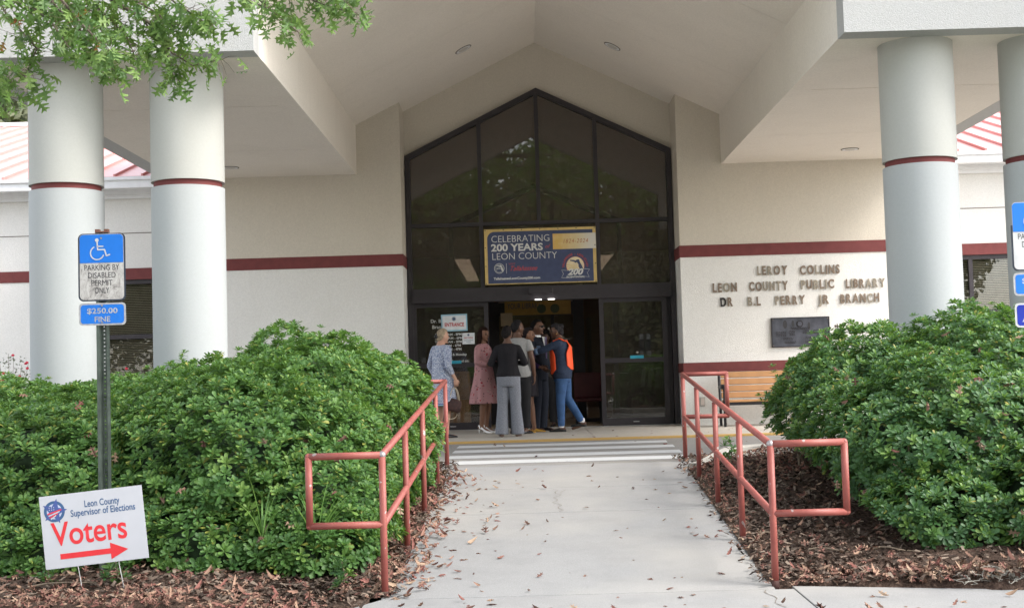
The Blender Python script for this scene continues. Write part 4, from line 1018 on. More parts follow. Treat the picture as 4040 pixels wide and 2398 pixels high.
FLP = [(-.95, .78), (-.30, .72), (-.12, .62), (.10, .80), (.42, .80), (.55, .35), (.80, -.10), (.95, -.55), (.85, -.95), (.55, -.75), (.30, -.25), (.30, .10), (.05, .42), (-.15, .30), (-.35, .48), (-.90, .60)]
def florida(m, cx, cz, s, y): return MB().add([(cx + a * s, y, cz + b * s) for a, b in FLP], [tuple(range(len(FLP)))]).build('state_outline', m, bn)
def ring(name, cx, cz, r0, r1, m, parent, y, n=40):
    v = []; f = []
    for i in range(n): a = 2 * PI * i / n; v += [(cx + r0 * math.cos(a), y, cz + r0 * math.sin(a)), (cx + r1 * math.cos(a), y, cz + r1 * math.sin(a))]
    for i in range(n): a, b = 2 * i, 2 * ((i + 1) % n); f.append((a, b, b + 1, a + 1))
    return MB().add(v, f).build(name, m, parent)
def disc(name, cx, cz, r_, m, parent, y, n=36): return flatpoly(name, [(cx + r_ * math.cos(2 * PI * i / n), cz + r_ * math.sin(2 * PI * i / n)) for i in range(n)], m, parent, y)
sx_, sz_ = bp(432, 870); ring('county_seal', sx_, sz_, .078, .086, bm['wht'], bn, .0); ring('county_seal', sx_, sz_, .062, .066, bm['wht'], bn, .0); florida(bm['wht'], sx_ + .01, sz_ + .005, .062, .0)
MB().box(sx_ - .052, sx_ + .022, -.0008, -.0002, sz_ - .022, sz_ + .016).build('seal_panel', bm['blue'], bn); text('lettering', 'LEON', .042, bm['wht'], bn, (sx_ - .015, -.0018, sz_ - .016), fit=.068, bold=.001)
ex, ez = bp(1880, 800); disc('emblem_disc', ex, ez - .012, .150, bm['cream'], bn, .0012); ring('emblem_ring', ex, ez - .012, .150, .156, bm['red'], bn, .001)
for k in range(9): a = PI * (.95 + k * .085); MB().add([(ex + .02, .0008, ez - .0), (ex + .15 * math.cos(a), .0008, ez - .012 + .15 * math.sin(a)), (ex + .15 * math.cos(a + .09), .0008, ez - .012 + .15 * math.sin(a + .09))], [(0, 1, 2)]).build('sun_ray', bm['yel'], bn)
florida(bm['blue'], ex + .02, ez + .0, .115, .0)
s_ = 'TALLAHASSEE - LEON COUNTY'
for i, c in enumerate(s_):
    if c == ' ': continue
    a = PI * (1.02 - 1.04 * i / (len(s_) - 1)); me = text_mesh(c, .052, bold=.0012); me.materials.append(bm['red']); put('letter', me, bn, loc=(ex + .182 * math.cos(a), -.0005, ez - .012 + .182 * math.sin(a)), rot=(0, PI / 2 - a, 0))
rb = [bp(1618, 897), bp(1720, 905), bp(1880, 880), bp(2050, 868), bp(2156, 880), bp(2112, 950), bp(2152, 1028), bp(2050, 1020), bp(1880, 1030), bp(1720, 1050), bp(1618, 1045), bp(1655, 970)]
flatpoly('ribbon', rb[::-1], bm['wht'], bn, -.0012); cxr = sum(p[0] for p in rb) / 12; czr = sum(p[1] for p in rb) / 12
flatpoly('ribbon_fill', [(cxr + (x - cxr) * .975, czr + (z - czr) * .93) for x, z in rb][::-1], bm['blue'], bn, -.0022)
text('lettering', '200', .14, bm['wht'], bn, (ex - .01, -.0045, ez - .165), fit=.27, bold=.006, shear=.3); text('lettering', 'BICENTENNIAL', .045, bm['wht'], bn, (ex, -.0045, ez - .218), fit=.31, bold=.001)
gm = MB().tube([(0, -.004, 0), (0, .003, 0)], .010, 12).mesh('grommet', bm['grom'])
for k in range(7):
    for z in (-1, 1): put('grommet', gm, bn, loc=((k / 6 - .5) * (BW - .04), 0, z * (BH / 2 - .018)))
for k in (1, 2):
    for x in (-1, 1): put('grommet', gm, bn, loc=(x * (BW / 2 - .018), 0, (k / 3 - .5) * BH))

# ------------------------------------------------------------------ papers and lettering on the left door
dY = YG - .095
pb = flat('poster_blue', (.28, .48, .60), .6); pw = flat('poster_paper', (.66, .69, .72), .6); pr_ = flat('poster_red', (.45, .06, .07), .6); pn = flat('poster_navy', (.05, .09, .16), .6)
en = thing('entrance_poster', 'white poster with pale blue border reading ENTRANCE taped to the left sliding door', 'poster', (-1.14, dY, 1.86), 0)
MB().box(-.222, .222, 0, .002, -.145, .145).build('border', pb, en, rot=(0, -.012, 0)); MB().box(-.198, .198, -.0022, -.0004, -.120, .120).build('sheet', pw, en, rot=(0, -.012, 0))
text('lettering', 'ENTRANCE', .088, pr_, en, (0, -.004, -.062), fit=.33, bold=.003)
disc('county_seal', -.005, .065, .036, pn, en, -.0035); ring('seal_ring', -.005, .065, .026, .030, pw, en, -.0045)
ev = thing('paper_notice', 'small white notice with red heading on the left sliding door beside the pink dress', 'notice', (-.905, dY, 1.585), 0)
MB().box(-.105, .105, 0, .002, -.095, .095).build('sheet', pw, ev); text('lettering', 'EARLY VOTING', .034, pr_, ev, (0, -.002, .0), fit=.15, bold=.001); disc('county_seal', -.0, .06, .018, pn, ev, -.001)
MB().box(-.08, .08, -.001, -.0002, -.035, -.028).build('text_line', pn, ev); MB().box(-.04, .04, -.001, -.0002, -.06, -.054).build('text_line', pn, ev)
wl = flat('white_vinyl', (.55, .56, .55), .5)
dl = thing('door_lettering', 'white vinyl library name and opening hours on the glass of the left sliding door', 'lettering', (0, dY + .012, 0), 0)
for s, px, py, h in (('Dr. B.L. Perry', 1084, 783, .082), ('Branch Library', 1090, 797, .082), ('TUE   10AM - 8PM', 1095, 815, .058), ('WED   10AM - 6PM', 1095, 824, .058), ('THU   11AM - 8PM', 1095, 833, .058), ('FRI   10AM - 6PM', 1095, 842, .058), ('SAT   10AM - 4PM', 1095, 851, .058), ('Closed Sunday & Monday', 1096, 864, .058), ('24 Hr. Return Located on', 1098, 880, .060), ('Side of Library', 1102, 891, .058)):
    q = at(px, py, dY); text('lettering', s, h, wl, dl, (q.x, 0, q.z - .03), bold=.0012)

# ------------------------------------------------------------------ things inside the doors
wd = flat('tan_wood_cabinet', (.33, .19, .085), .55, 0, .15, 6)
bx0, bx1 = at(1050, 960, 23.7).x, at(1146, 960, 23.7).x; bz = at(1110, 903, 23.7).z
rt = thing('return_cabinet', 'tan wooden book return cabinet standing inside the left glass door', 'cabinet', ((bx0 + bx1) / 2, 23.7, .033), 0)
hw = (bx1 - bx0) / 2; MB().box(-hw, hw, 0, .6, 0, bz - .06).build('body', wd, rt, bevel=.01); MB().box(-hw + .02, hw - .02, -.012, -.001, bz - .03 - .30, bz - .12).build('flap', flat('tan_wood_flap', (.36, .22, .10), .5), rt)
for s, z in (('LIBRARY', .13), ('RETURN', .235)): text('lettering', s, .085, pn, rt, (.02, -.014, bz - z - .03), bold=.002)
yb0, yb1 = at(1232, 750, 24.9), at(1394, 762, 24.9)
yb = thing('yellow_banner', 'tan yellow banner reading YOUR LIBRARY hanging inside above the inner doors', 'banner', (0, 24.9, 0), 0)
MB().box(yb0.x, yb1.x, 0, .01, yb1.z - .03, yb1.z + .30).build('sheet', flat('dim_yellow_banner', (.50, .32, .09), .6), yb); text('lettering', 'YOUR LIBRARY', .15, pn, yb, (yb0.x + .36, -.004, yb1.z + .09), fit=.62)
for x in (.30, .55): disc('printed_figure', yb1.x - x, yb1.z + .08, .085, flat('printed_green', (.10, .13, .07), .6), yb, -.003)
hp = thing('hanging_card', 'pale tan card hanging inside beside the inner door, left of the yellow banner', 'card', (at(1237, 780, 24.7).x, 24.7, at(1237, 780, 24.7).z), 0)
MB().box(-.11, .11, 0, .012, -.12, .12).build('card', flat('pale_card', (.55, .45, .30), .6), hp)
redm = flat('dark_red_plastic', (.085, .014, .018), .5); q = at(1440, 950, 23.9)
rc = thing('chair', 'dark red chair standing inside behind the open doorway', 'chair', (q.x - .02, 24.1, .033), 0)
MB().box(-.25, .25, -.25, .25, .40, .46).build('seat', redm, rc, bevel=.02); MB().box(-.25, .25, .20, .25, .46, .92).build('backrest', redm, rc, bevel=.02)
for x in (-.22, .22):
    for y in (-.22, .22): MB().tube([(x, y, 0), (x, y, .40)], .014, 8).build('leg', blk, rc)
q0, q1 = at(1540, 960, 23.5), at(1630, 960, 23.5)
nr = thing('newspaper_rack', 'black wire rack with hanging newspapers inside the right glass door', 'rack', ((q0.x + q1.x) / 2, 23.5, .033), 0); hw = (q1.x - q0.x) / 2
for x in (-hw, hw): MB().tube([(x, 0, 0), (x, 0, .95), (x, .3, 1.15)], .012, 8).build('upright', blk, nr)
for k in range(4): MB().tube([(-hw, .08 * k, .95 + .06 * k), (hw, .08 * k, 1.0 + .06 * k)], .008, 6).build('rod', blk, nr)
for k in range(4): MB().box(-hw + .1 + k * .13, -hw + .17 + k * .13, .02 + .05 * k, .03 + .05 * k, .62, .98).build('newspaper', flat('newspaper', (.40, .40, .42), .8), nr, rot=(0, .12, 0))
bk = thing('book_display', 'low dark display table with a brochure inside the right glass door', 'table', (at(1518, 960, 23.4).x, 23.6, .033), 0)
MB().box(-.16, .16, -.15, .15, 0, .88).build('body', flat('dark_wood', (.05, .035, .03), .5), bk); MB().box(-.13, .13, -.12, .1, .881, .90).build('brochure', pw, bk)

# ------------------------------------------------------------------ road signs
galv = flat('green_painted_channel_steel', (.09, .115, .10), .4, .35, .3, 12); blue = flat('accessible_blue', (.010, .16, .62), .35, 0, .05, spec=.5)
wn = NT('dirty_white_sign'); wp = wn.coord('Object'); wt = wn.noise(22, 7, .8, wn.coord('Object', (1, 1, .55)), 1.2)
wn.set(wn.ramp(wt, [(.38, (.20, .195, .19)), (.46, (.38, .37, .36)), (.58, (.50, .50, .49))]), .5)
whs = flat('sign_white', (.50, .52, .54), .4); edge = flat('sign_edge_dark', (.03, .04, .06), .5); blackt = flat('sign_black', (.035, .035, .04), .5); silver = flat('silver_border', (.42, .43, .45), .4, .3, .25, 25); bolt = flat('bolt', (.35, .34, .33), .4, .7)
def rrect(w, h, r_, top=True, bot=True, n=6):
    pts = []
    for cx, cz, a0, on in ((w / 2, h / 2, 0, top), (-w / 2, h / 2, 90, top), (-w / 2, -h / 2, 180, bot), (w / 2, -h / 2, 270, bot)):
        if not on: pts.append((cx, cz)); continue
        sx1, sz1 = (1 if cx > 0 else -1), (1 if cz > 0 else -1)
        for k in range(n + 1): a = math.radians(a0 + 90 * k / n); pts.append((cx - sx1 * r_ + r_ * math.cos(a), cz - sz1 * r_ + r_ * math.sin(a)))
    return pts
def stroke(pts, w, n=8):
    mb = MB()
    for q_, (a, b) in enumerate(zip(pts, pts[1:])):
        e_ = q_ * .00006; a, b = Vector((a[0], 0, a[1])), Vector((b[0], 0, b[1])); t = (b - a).normalized(); nn = Vector((-t.z, 0, t.x)) * w / 2
        mb.box(0, (b - a).length, -.0006 - e_, 0, -w / 2, w / 2, Matrix.Translation(a) @ Matrix(((t.x, 0, nn.x * 2 / w, 0), (0, 1, 0, 0), (t.z, 0, nn.z * 2 / w, 0), (0, 0, 0, 1))))
        k = len(mb.v); mb.v += [(b.x + w / 2 * math.cos(2 * PI * i / n), -.00085 - e_ - .00003, b.z + w / 2 * math.sin(2 * PI * i / n)) for i in range(n)]; mb.f.append(tuple(range(k, k + n)))
    return mb
def channel_post(t, top, bottom, y):
    mb = MB()
    prof = [(-.044, -.0), (-.024, -.0), (-.014, .030), (-.0055, .030)]
    for s in (-1, 1):
        for (xa, ya), (xb, yb_) in zip(prof, prof[1:]):
            a, b = (s * xa, ya), (s * xb, yb_); mb.add([(a[0], y + a[1], bottom), (b[0], y + b[1], bottom), (b[0], y + b[1], top), (a[0], y + a[1], top)], [(0, 1, 2, 3)]); mb.add([(a[0], y + a[1] + .003, bottom), (b[0], y + b[1] + .003, bottom), (b[0], y + b[1] + .003, top), (a[0], y + a[1] + .003, top)], [(3, 2, 1, 0)])
    z = bottom
    while z < top: mb.box(-.0056, .0056, y + .030, y + .033, z, min(top, z + .0175)); z += .0262
    return mb.build('post', galv, t)
def parking_sign(label, x, y, ztop, extra, dirty):
    t = thing('parking_sign', label, 'sign', (x, y, 0), 0, 'disabled parking signs'); G = gz(y)
    channel_post(t, ztop + .012, G - .05 + 0, .006)
    MB().box(-.044, .044, .0, .04, ztop + .012, ztop + .02).box(-.044, -.016, .0, .035, ztop + .02, ztop + .034).box(.016, .044, .0, .035, ztop + .02, ztop + .034).build('post_cap', flat('rusty_cap', (.16, .07, .05), .8), t)
    W = .304; zb = ztop - .44; zs = ztop - .192
    MB().prism(rrect(W + .014, .455, .035), 0, .003).build('backing_plate', edge, t, loc=(0, -.001, ztop - .222)) if dirty else MB().prism(rrect(W + .014, .30, .035, False, True), 0, .003).build('backing_plate', edge, t, loc=(0, -.001, ztop - .30))
    MB().prism(rrect(W - .008, .44, .028), 0, .002).build('white_plate', wn.m if dirty else whs, t, loc=(0, -.0035, ztop - .220))
    MB().prism(rrect(W - .012, .190, .026, True, False), 0, .002).build('blue_plate', blue, t, loc=(0, -.006, ztop - .098))
    y_ = -.0075; zc = ztop - .105; sy = whs
    ov = [(-.028 + .045 * math.cos(a), zc - .022 + .045 * math.sin(a)) for a in [math.radians(115 + k * 14) for k in range(17)]]
    sm_ = put('wheelchair_symbol', stroke(ov, .008).mesh('wheelchair_symbol', sy), t, loc=(0, y_, 0))
    stroke([(-.028, zc + .052), (-.024, zc + .0), (.022, zc + .0), (.034, zc - .042), (.056, zc - .034)], .009).build('figure_line', sy, sm_); stroke([(-.026, zc + .022), (.012, zc + .022)], .008).build('figure_line', sy, sm_)
    disc('figure_head', -.029, zc + .064, .0125, sy, sm_, -.001)
    for k, s in enumerate(('PARKING BY', 'DISABLED', 'PERMIT', 'ONLY')): text('lettering', s, .054, blackt, t, (0, -.0045, ztop - .243 - k * .0515), fit=(.235, .185, .142, .096)[k])
    def plate(zt, h, m_, border, lines, r_=.026):
        MB().prism(rrect(W + .012, h, r_), 0, .003).build('border_plate', border, t, loc=(0, -.001, zt - h / 2)); MB().prism(rrect(W - .014, h - .024, r_ - .006), 0, .001).build('face_plate', m_, t, loc=(0, -.0025, zt - h / 2))
        for k, (s, hh, f, zz) in enumerate(lines): text('lettering', s, hh, silver if dirty else whs, t, (0, -.0035, zt - zz), fit=f, bold=.001)
    plate(ztop - .462, .150, blue, silver, (('$250.00', .050, .205, .070), ('FINE', .050, .105, .126)))
    if extra: plate(ztop - .660, .158, flat('navy_sign_face', (.012, .03, .33), .35), whs, (('VAN', .05, .10, .070), ('ACCESSIBLE', .036, .225, .122)))
    for z in (ztop - .028, ztop - .405, ztop - .48, ztop - .592): MB().tube([(0, -.012, z), (0, -.004, z)], .0065, 8).build('bolt', bolt, t)
    return t
parking_sign('weathered disabled parking sign with blue fine plate on green post, left of the hedge', -2.802, 8.88, 1.963, False, True)
parking_sign('cleaner disabled parking sign cut off by the right edge, with a third dark blue plate', 3.228 + .152, 8.7, 1.972, True, False)

# ------------------------------------------------------------------ voters sign
vs = thing('voters_sign', 'white yard sign reading Voters with a red arrow, leaning on thin wire legs', 'sign', (-2.722, 8.4, .062)); vs.rotation_euler = (0, -math.radians(5.2), 0)
vw = flat('corrugated_white_plastic', (.50, .52, .57), .4, 0, .02); vr = flat('sign_red', (.66, .035, .045), .5, 0, .05); vn = flat('sign_navy', (.045, .11, .24), .5)
MB().box(-.325, .325, 0, .005, -.228, .228).build('panel', vw, vs)
def vp(x, y):   # crop pixels to sign coordinates
    dx, dy = x - 868, y - 748; c, s = math.cos(math.radians(-6.6)), math.sin(math.radians(-6.6)); X = dx * c + dy * s * -1; Y = dx * s * 1 + dy * c
    X = dx * math.cos(.115) - dy * math.sin(.115); Y = dx * math.sin(.115) + dy * math.cos(.115)
    return X / 930 * .65, -Y / 655 * .456
def vt(s, x, y, h, m_, w_, **k): X, Z = vp(x, y); text('lettering', s, h, m_, vs, (X, -.0012, Z), fit=w_, **k)
vt('Leon County', 940, 548, .060, vn, .222, bold=.0008); vt('Supervisor of Elections', 952, 620, .060, vn, .408, bold=.0008); vt('Voters', 843, 875, .205, vr, .475, bold=.003, res=8)
ax, az = vp(573, 1010); bx_, bz_ = vp(1183, 940); L = bx_ - ax
flatpoly('arrow', [(ax, az - .017), (ax + L * .74, az - .017), (ax + L * .74, az - .052), (bx_, az), (ax + L * .74, az + .052), (ax + L * .74, az + .017), (ax, az + .017)], vr, vs, -.0012)
sx_, sz_ = vp(512, 605); ring('seal_ring', sx_, sz_, .048, .066, vn, vs, -.0012); disc('seal_field', sx_, sz_, .048, flat('seal_pale_blue', (.45, .50, .66), .5), vs, -.0010)
st = []
for k in range(10): a = PI / 2 - .25 + k * PI / 5; rr2 = .082 if k % 2 == 0 else .034; st.append((sx_ + rr2 * math.cos(a), sz_ + rr2 * math.sin(a)))
flatpoly('star', st, flat('seal_blue', (.06, .10, .30), .5), vs, -.0016)
for k in range(4): z = sz_ - .006 - k * .011; flatpoly('star_stripe', [(sx_ - .045 + k * .006, z - .012), (sx_ + .045 - k * .012, z + .010), (sx_ + .045 - k * .012, z + .018), (sx_ - .045 + k * .006, z - .004)], vr if k % 2 == 0 else vw, vs, -.0022 - k * .0001)
for k in range(6): disc('small_star', sx_ - .03 + .014 * (k % 3), sz_ + .012 + .014 * (k // 3), .0035, vw, vs, -.0024, 5)
wire = flat('galvanised_wire', (.42, .42, .43), .35, .8)
for x in (-.125, .135): MB().tube([(x, .0025, -.225), (x + (.004 if x < 0 else 0), .0025, -.25), (x + .012, .0, -.36), (x + .018, 0, -.52)], .0032, 7).build('wire_leg', wire, vs)
MB().tube([(-.110, 0, -.445), (-.02, .01, -.462), (.06, 0, -.455), (.153, 0, -.432)], .003, 7).build('wire_crossbar', wire, vs)
# ------------------------------------------------------------------ people
BASE = dict(pel=(0, 0, .93), waist=(0, .01, 1.07), chest=(0, .0, 1.27), neck=(0, .015, 1.44), head=(0, -.01, 1.575),
            shL=(.158, .01, 1.352), elL=(.205, .035, 1.11), wrL=(.215, -.02, .88), shR=(-.158, .01, 1.352), elR=(-.205, .035, 1.11), wrR=(-.215, -.02, .88),
            hipL=(.085, 0, .90), knL=(.095, -.012, .49), anL=(.10, .02, .085), hipR=(-.085, 0, .90), knR=(-.095, -.012, .49), anR=(-.10, .02, .085))
def ell(c, rx, ry, n=20, tilt=None, pw=1.0):
    out = []
    for i in range(n):
        a = 2 * PI * i / n; out.append(Vector(c) + Vector((rx * math.cos(a), ry * math.sin(a), 0)))
    return out
def torso(mb, J, pad=0, z0=.80, z1=1.45, hip=1.0, belly=0.0, sway=None):
    prof = [(.78, .115, .09), (.84, .150 * hip, .115), (.92, .168 * hip, .125), (1.0, .150 * hip ** .6, .112 + belly), (1.08, .133 + belly * .6, .10 + belly), (1.18, .142 + belly * .3, .108 + belly * .5), (1.28, .155, .115), (1.35, .160, .10), (1.395, .125, .082), (1.43, .078, .064), (1.48, .052, .052)]
    def cen(z):
        P = [Vector(J['pel']), Vector(J['waist']), Vector(J['chest']), Vector(J['neck'])]
        zz = [.93, 1.07, 1.27, 1.44]
        if z <= zz[0]: return P[0].x, P[0].y
        for i in range(3):
            if z <= zz[i + 1]: u = (z - zz[i]) / (zz[i + 1] - zz[i]); q = P[i].lerp(P[i + 1], u); return q.x, q.y
        return P[3].x, P[3].y
    rings = []
    for z, rx, ry in prof:
        if z < z0 - .03 or z > z1 + .03: continue
        x, y = cen(z); rings.append(ell((x, y, z), rx + pad, ry + pad))
    mb.loft(rings)
def limb(mb, pts, rs, n=12): 
    mb.tube(pts, rs, n)
    mb.ball(pts[0], rs[0], n=10, m=8); mb.ball(pts[-1], rs[-1], n=10, m=8)
def between(a, b, u): return Vector(a).lerp(Vector(b), u)
def remeshed(name, mb, m, parent, vox=.011, smooth=2, extra=None):
    me = mb.mesh(name); o = bpy.data.objects.new(name, me); COL.objects.link(o)
    md = o.modifiers.new('r', 'REMESH'); md.mode = 'VOXEL'; md.voxel_size = vox; md.use_smooth_shade = True
    s = o.modifiers.new('s', 'SMOOTH'); s.factor = .5; s.iterations = smooth
    nm = baked(o); bpy.data.objects.remove(o)
    if extra:
        import bmesh
        b = bmesh.new(); b.from_mesh(nm); t_ = extra.mesh('x', None, True); b.from_mesh(t_); b.to_mesh(nm); b.free()
    nm.name = name; nm.materials.clear(); nm.materials.append(m); nm.polygons.foreach_set('use_smooth', [True] * len(nm.polygons))
    return put(name, nm, parent)
def cloth(name, c, var=.10, scale=14, bump=.25, rough=.85):
    return flat(name, c, rough, 0, var, scale, spec=.15, bump=bump * 2.5, bscale=9)
def hand(mb, wr, d, palm, side, curl=.5):
    """palm and five bent fingers; d = direction of the hand, palm = direction the palm faces"""
    d = Vector(d).normalized(); p = Vector(palm); p = (p - d * p.dot(d)).normalized(); s = d.cross(p) * side; w_ = Vector(wr)
    Rm = Matrix((s, d, p)).transposed()
    mb.ball(w_ + d * .045, .038, .052, .016, 12, 9, R=Rm)
    for k, (off, L, r_) in enumerate(((-.028, .062, .0078), (-.010, .072, .0082), (.009, .070, .0080), (.027, .056, .0070))):
        a = w_ + d * .078 + s * off; c1 = curl * .5; c2 = curl * 1.3; d1 = d * math.cos(c1) + p * math.sin(c1); d2 = d * math.cos(c2) + p * math.sin(c2); d3 = d * math.cos(c2 * 1.5) + p * math.sin(c2 * 1.5)
        q1 = a + d1 * L * .45; q2 = q1 + d2 * L * .32; q3 = q2 + d3 * L * .25; mb.tube([a - d * .012, a, q1, q2, q3], [r_ * 1.05, r_ * 1.05, r_, r_ * .92, r_ * .7], 7)
    a = w_ + d * .022 - s * .030; t1 = (d * .75 - s * .55 + p * .35).normalized(); q1 = a + t1 * .035; q2 = q1 + (d * .95 + p * .4 - s * .1).normalized() * .028; mb.tube([a, q1, q2], [.012, .0095, .007], 7)
def head_mesh(mb, c, R, s=1.0):
    n, m_ = 22, 16; rings = []
    for i in range(1, m_):
        th = PI * i / m_; ring = []
        for j in range(n):
            ph = 2 * PI * j / n; q = Vector((math.sin(th) * math.cos(ph), math.sin(th) * math.sin(ph), -math.cos(th)))
            rx, ry, rz = .074, .094, .118
            k = 1 - .30 * sm(-.15, -1, q.z) * (1 if q.y < .3 else .6)         # jaw narrows
            p = Vector((q.x * rx * k, q.y * ry * (1 - .12 * sm(0, -1, q.z)), q.z * rz))
            if q.y < -.55: p.y += .010 * sm(.55, .95, -q.y) * (1 - abs(q.z))  # flatter face
            if q.y < -.6 and abs(q.z - .12) < .16 and .2 < abs(q.x) < .62: p.y += .007   # eye sockets
            if q.y > .2 and q.z < -.3: p.y -= .02 * sm(-.3, -.9, q.z)
            ring.append(Vector(c) + R @ (p * s))
        rings.append(ring)
    mb.loft(rings)
    C = Vector(c)
    nose = [C + R @ (Vector(v) * s) for v in ((0, -.082, .028), (0, -.094, .006), (0, -.102, -.016), (0, -.090, -.026))]; mb.tube(nose, [.007 * s, .009 * s, .0115 * s, .008 * s], 8)
    mb.ball(C + R @ (Vector((0, -.079, -.052)) * s),   .020 * s, .007 * s, .010 * s, 10, 7, R=R)                # lips
    mb.ball(C + R @ (Vector((0, -.070, -.092)) * s), .020 * s, .018 * s, .016 * s, 10, 7, R=R)                # chin
    mb.ball(C + R @ (Vector((0, -.078, .036)) * s), .045 * s, .012 * s, .010 * s, 10, 7, R=R)                 # brow
    for sx in (-1, 1): mb.ball(C + R @ (Vector((sx * .075, .008, -.004)) * s), .010 * s, .020 * s, .031 * s, 9, 7, R=R)
def hair_shell(mb, c, R, style, seed=0, thick=.012, s=1.0):
    n, m_ = 26, 20; rings = []
    for i in range(1, m_):
        th = PI * i / m_; ring = []
        for j in range(n):
            ph = 2 * PI * j / n; q = Vector((math.sin(th) * math.cos(ph), math.sin(th) * math.sin(ph), -math.cos(th)))
            line = .62 if q.y < -.2 else (.62 - .75 * sm(-.2, .25, q.y) - .42 * sm(.2, .8, q.y))
            if style == 'fade': line += .12
            ins = sm(line - .10, line + .06, q.z); k = .86 + (.14 + thick / .1) * ins
            if style == 'curly': k += ins * (.22 + .12 * noise.noise(q * 4 + Vector((seed, 0, 0))) + .06 * noise.noise(q * 11))
            elif style in ('updo', 'braid', 'bun', 'long'): k += ins * .035 * math.sin(q.x * 26 + q.z * 5) * (.6 if style != 'braid' else 1.2) + ins * .04 * noise.noise(q * 3 + Vector((seed, 1, 2)))
            ring.append(Vector(c) + R @ (Vector((q.x * .076, q.y * .097, q.z * .119)) * k * s))
        rings.append(ring)
    mb.loft(rings)

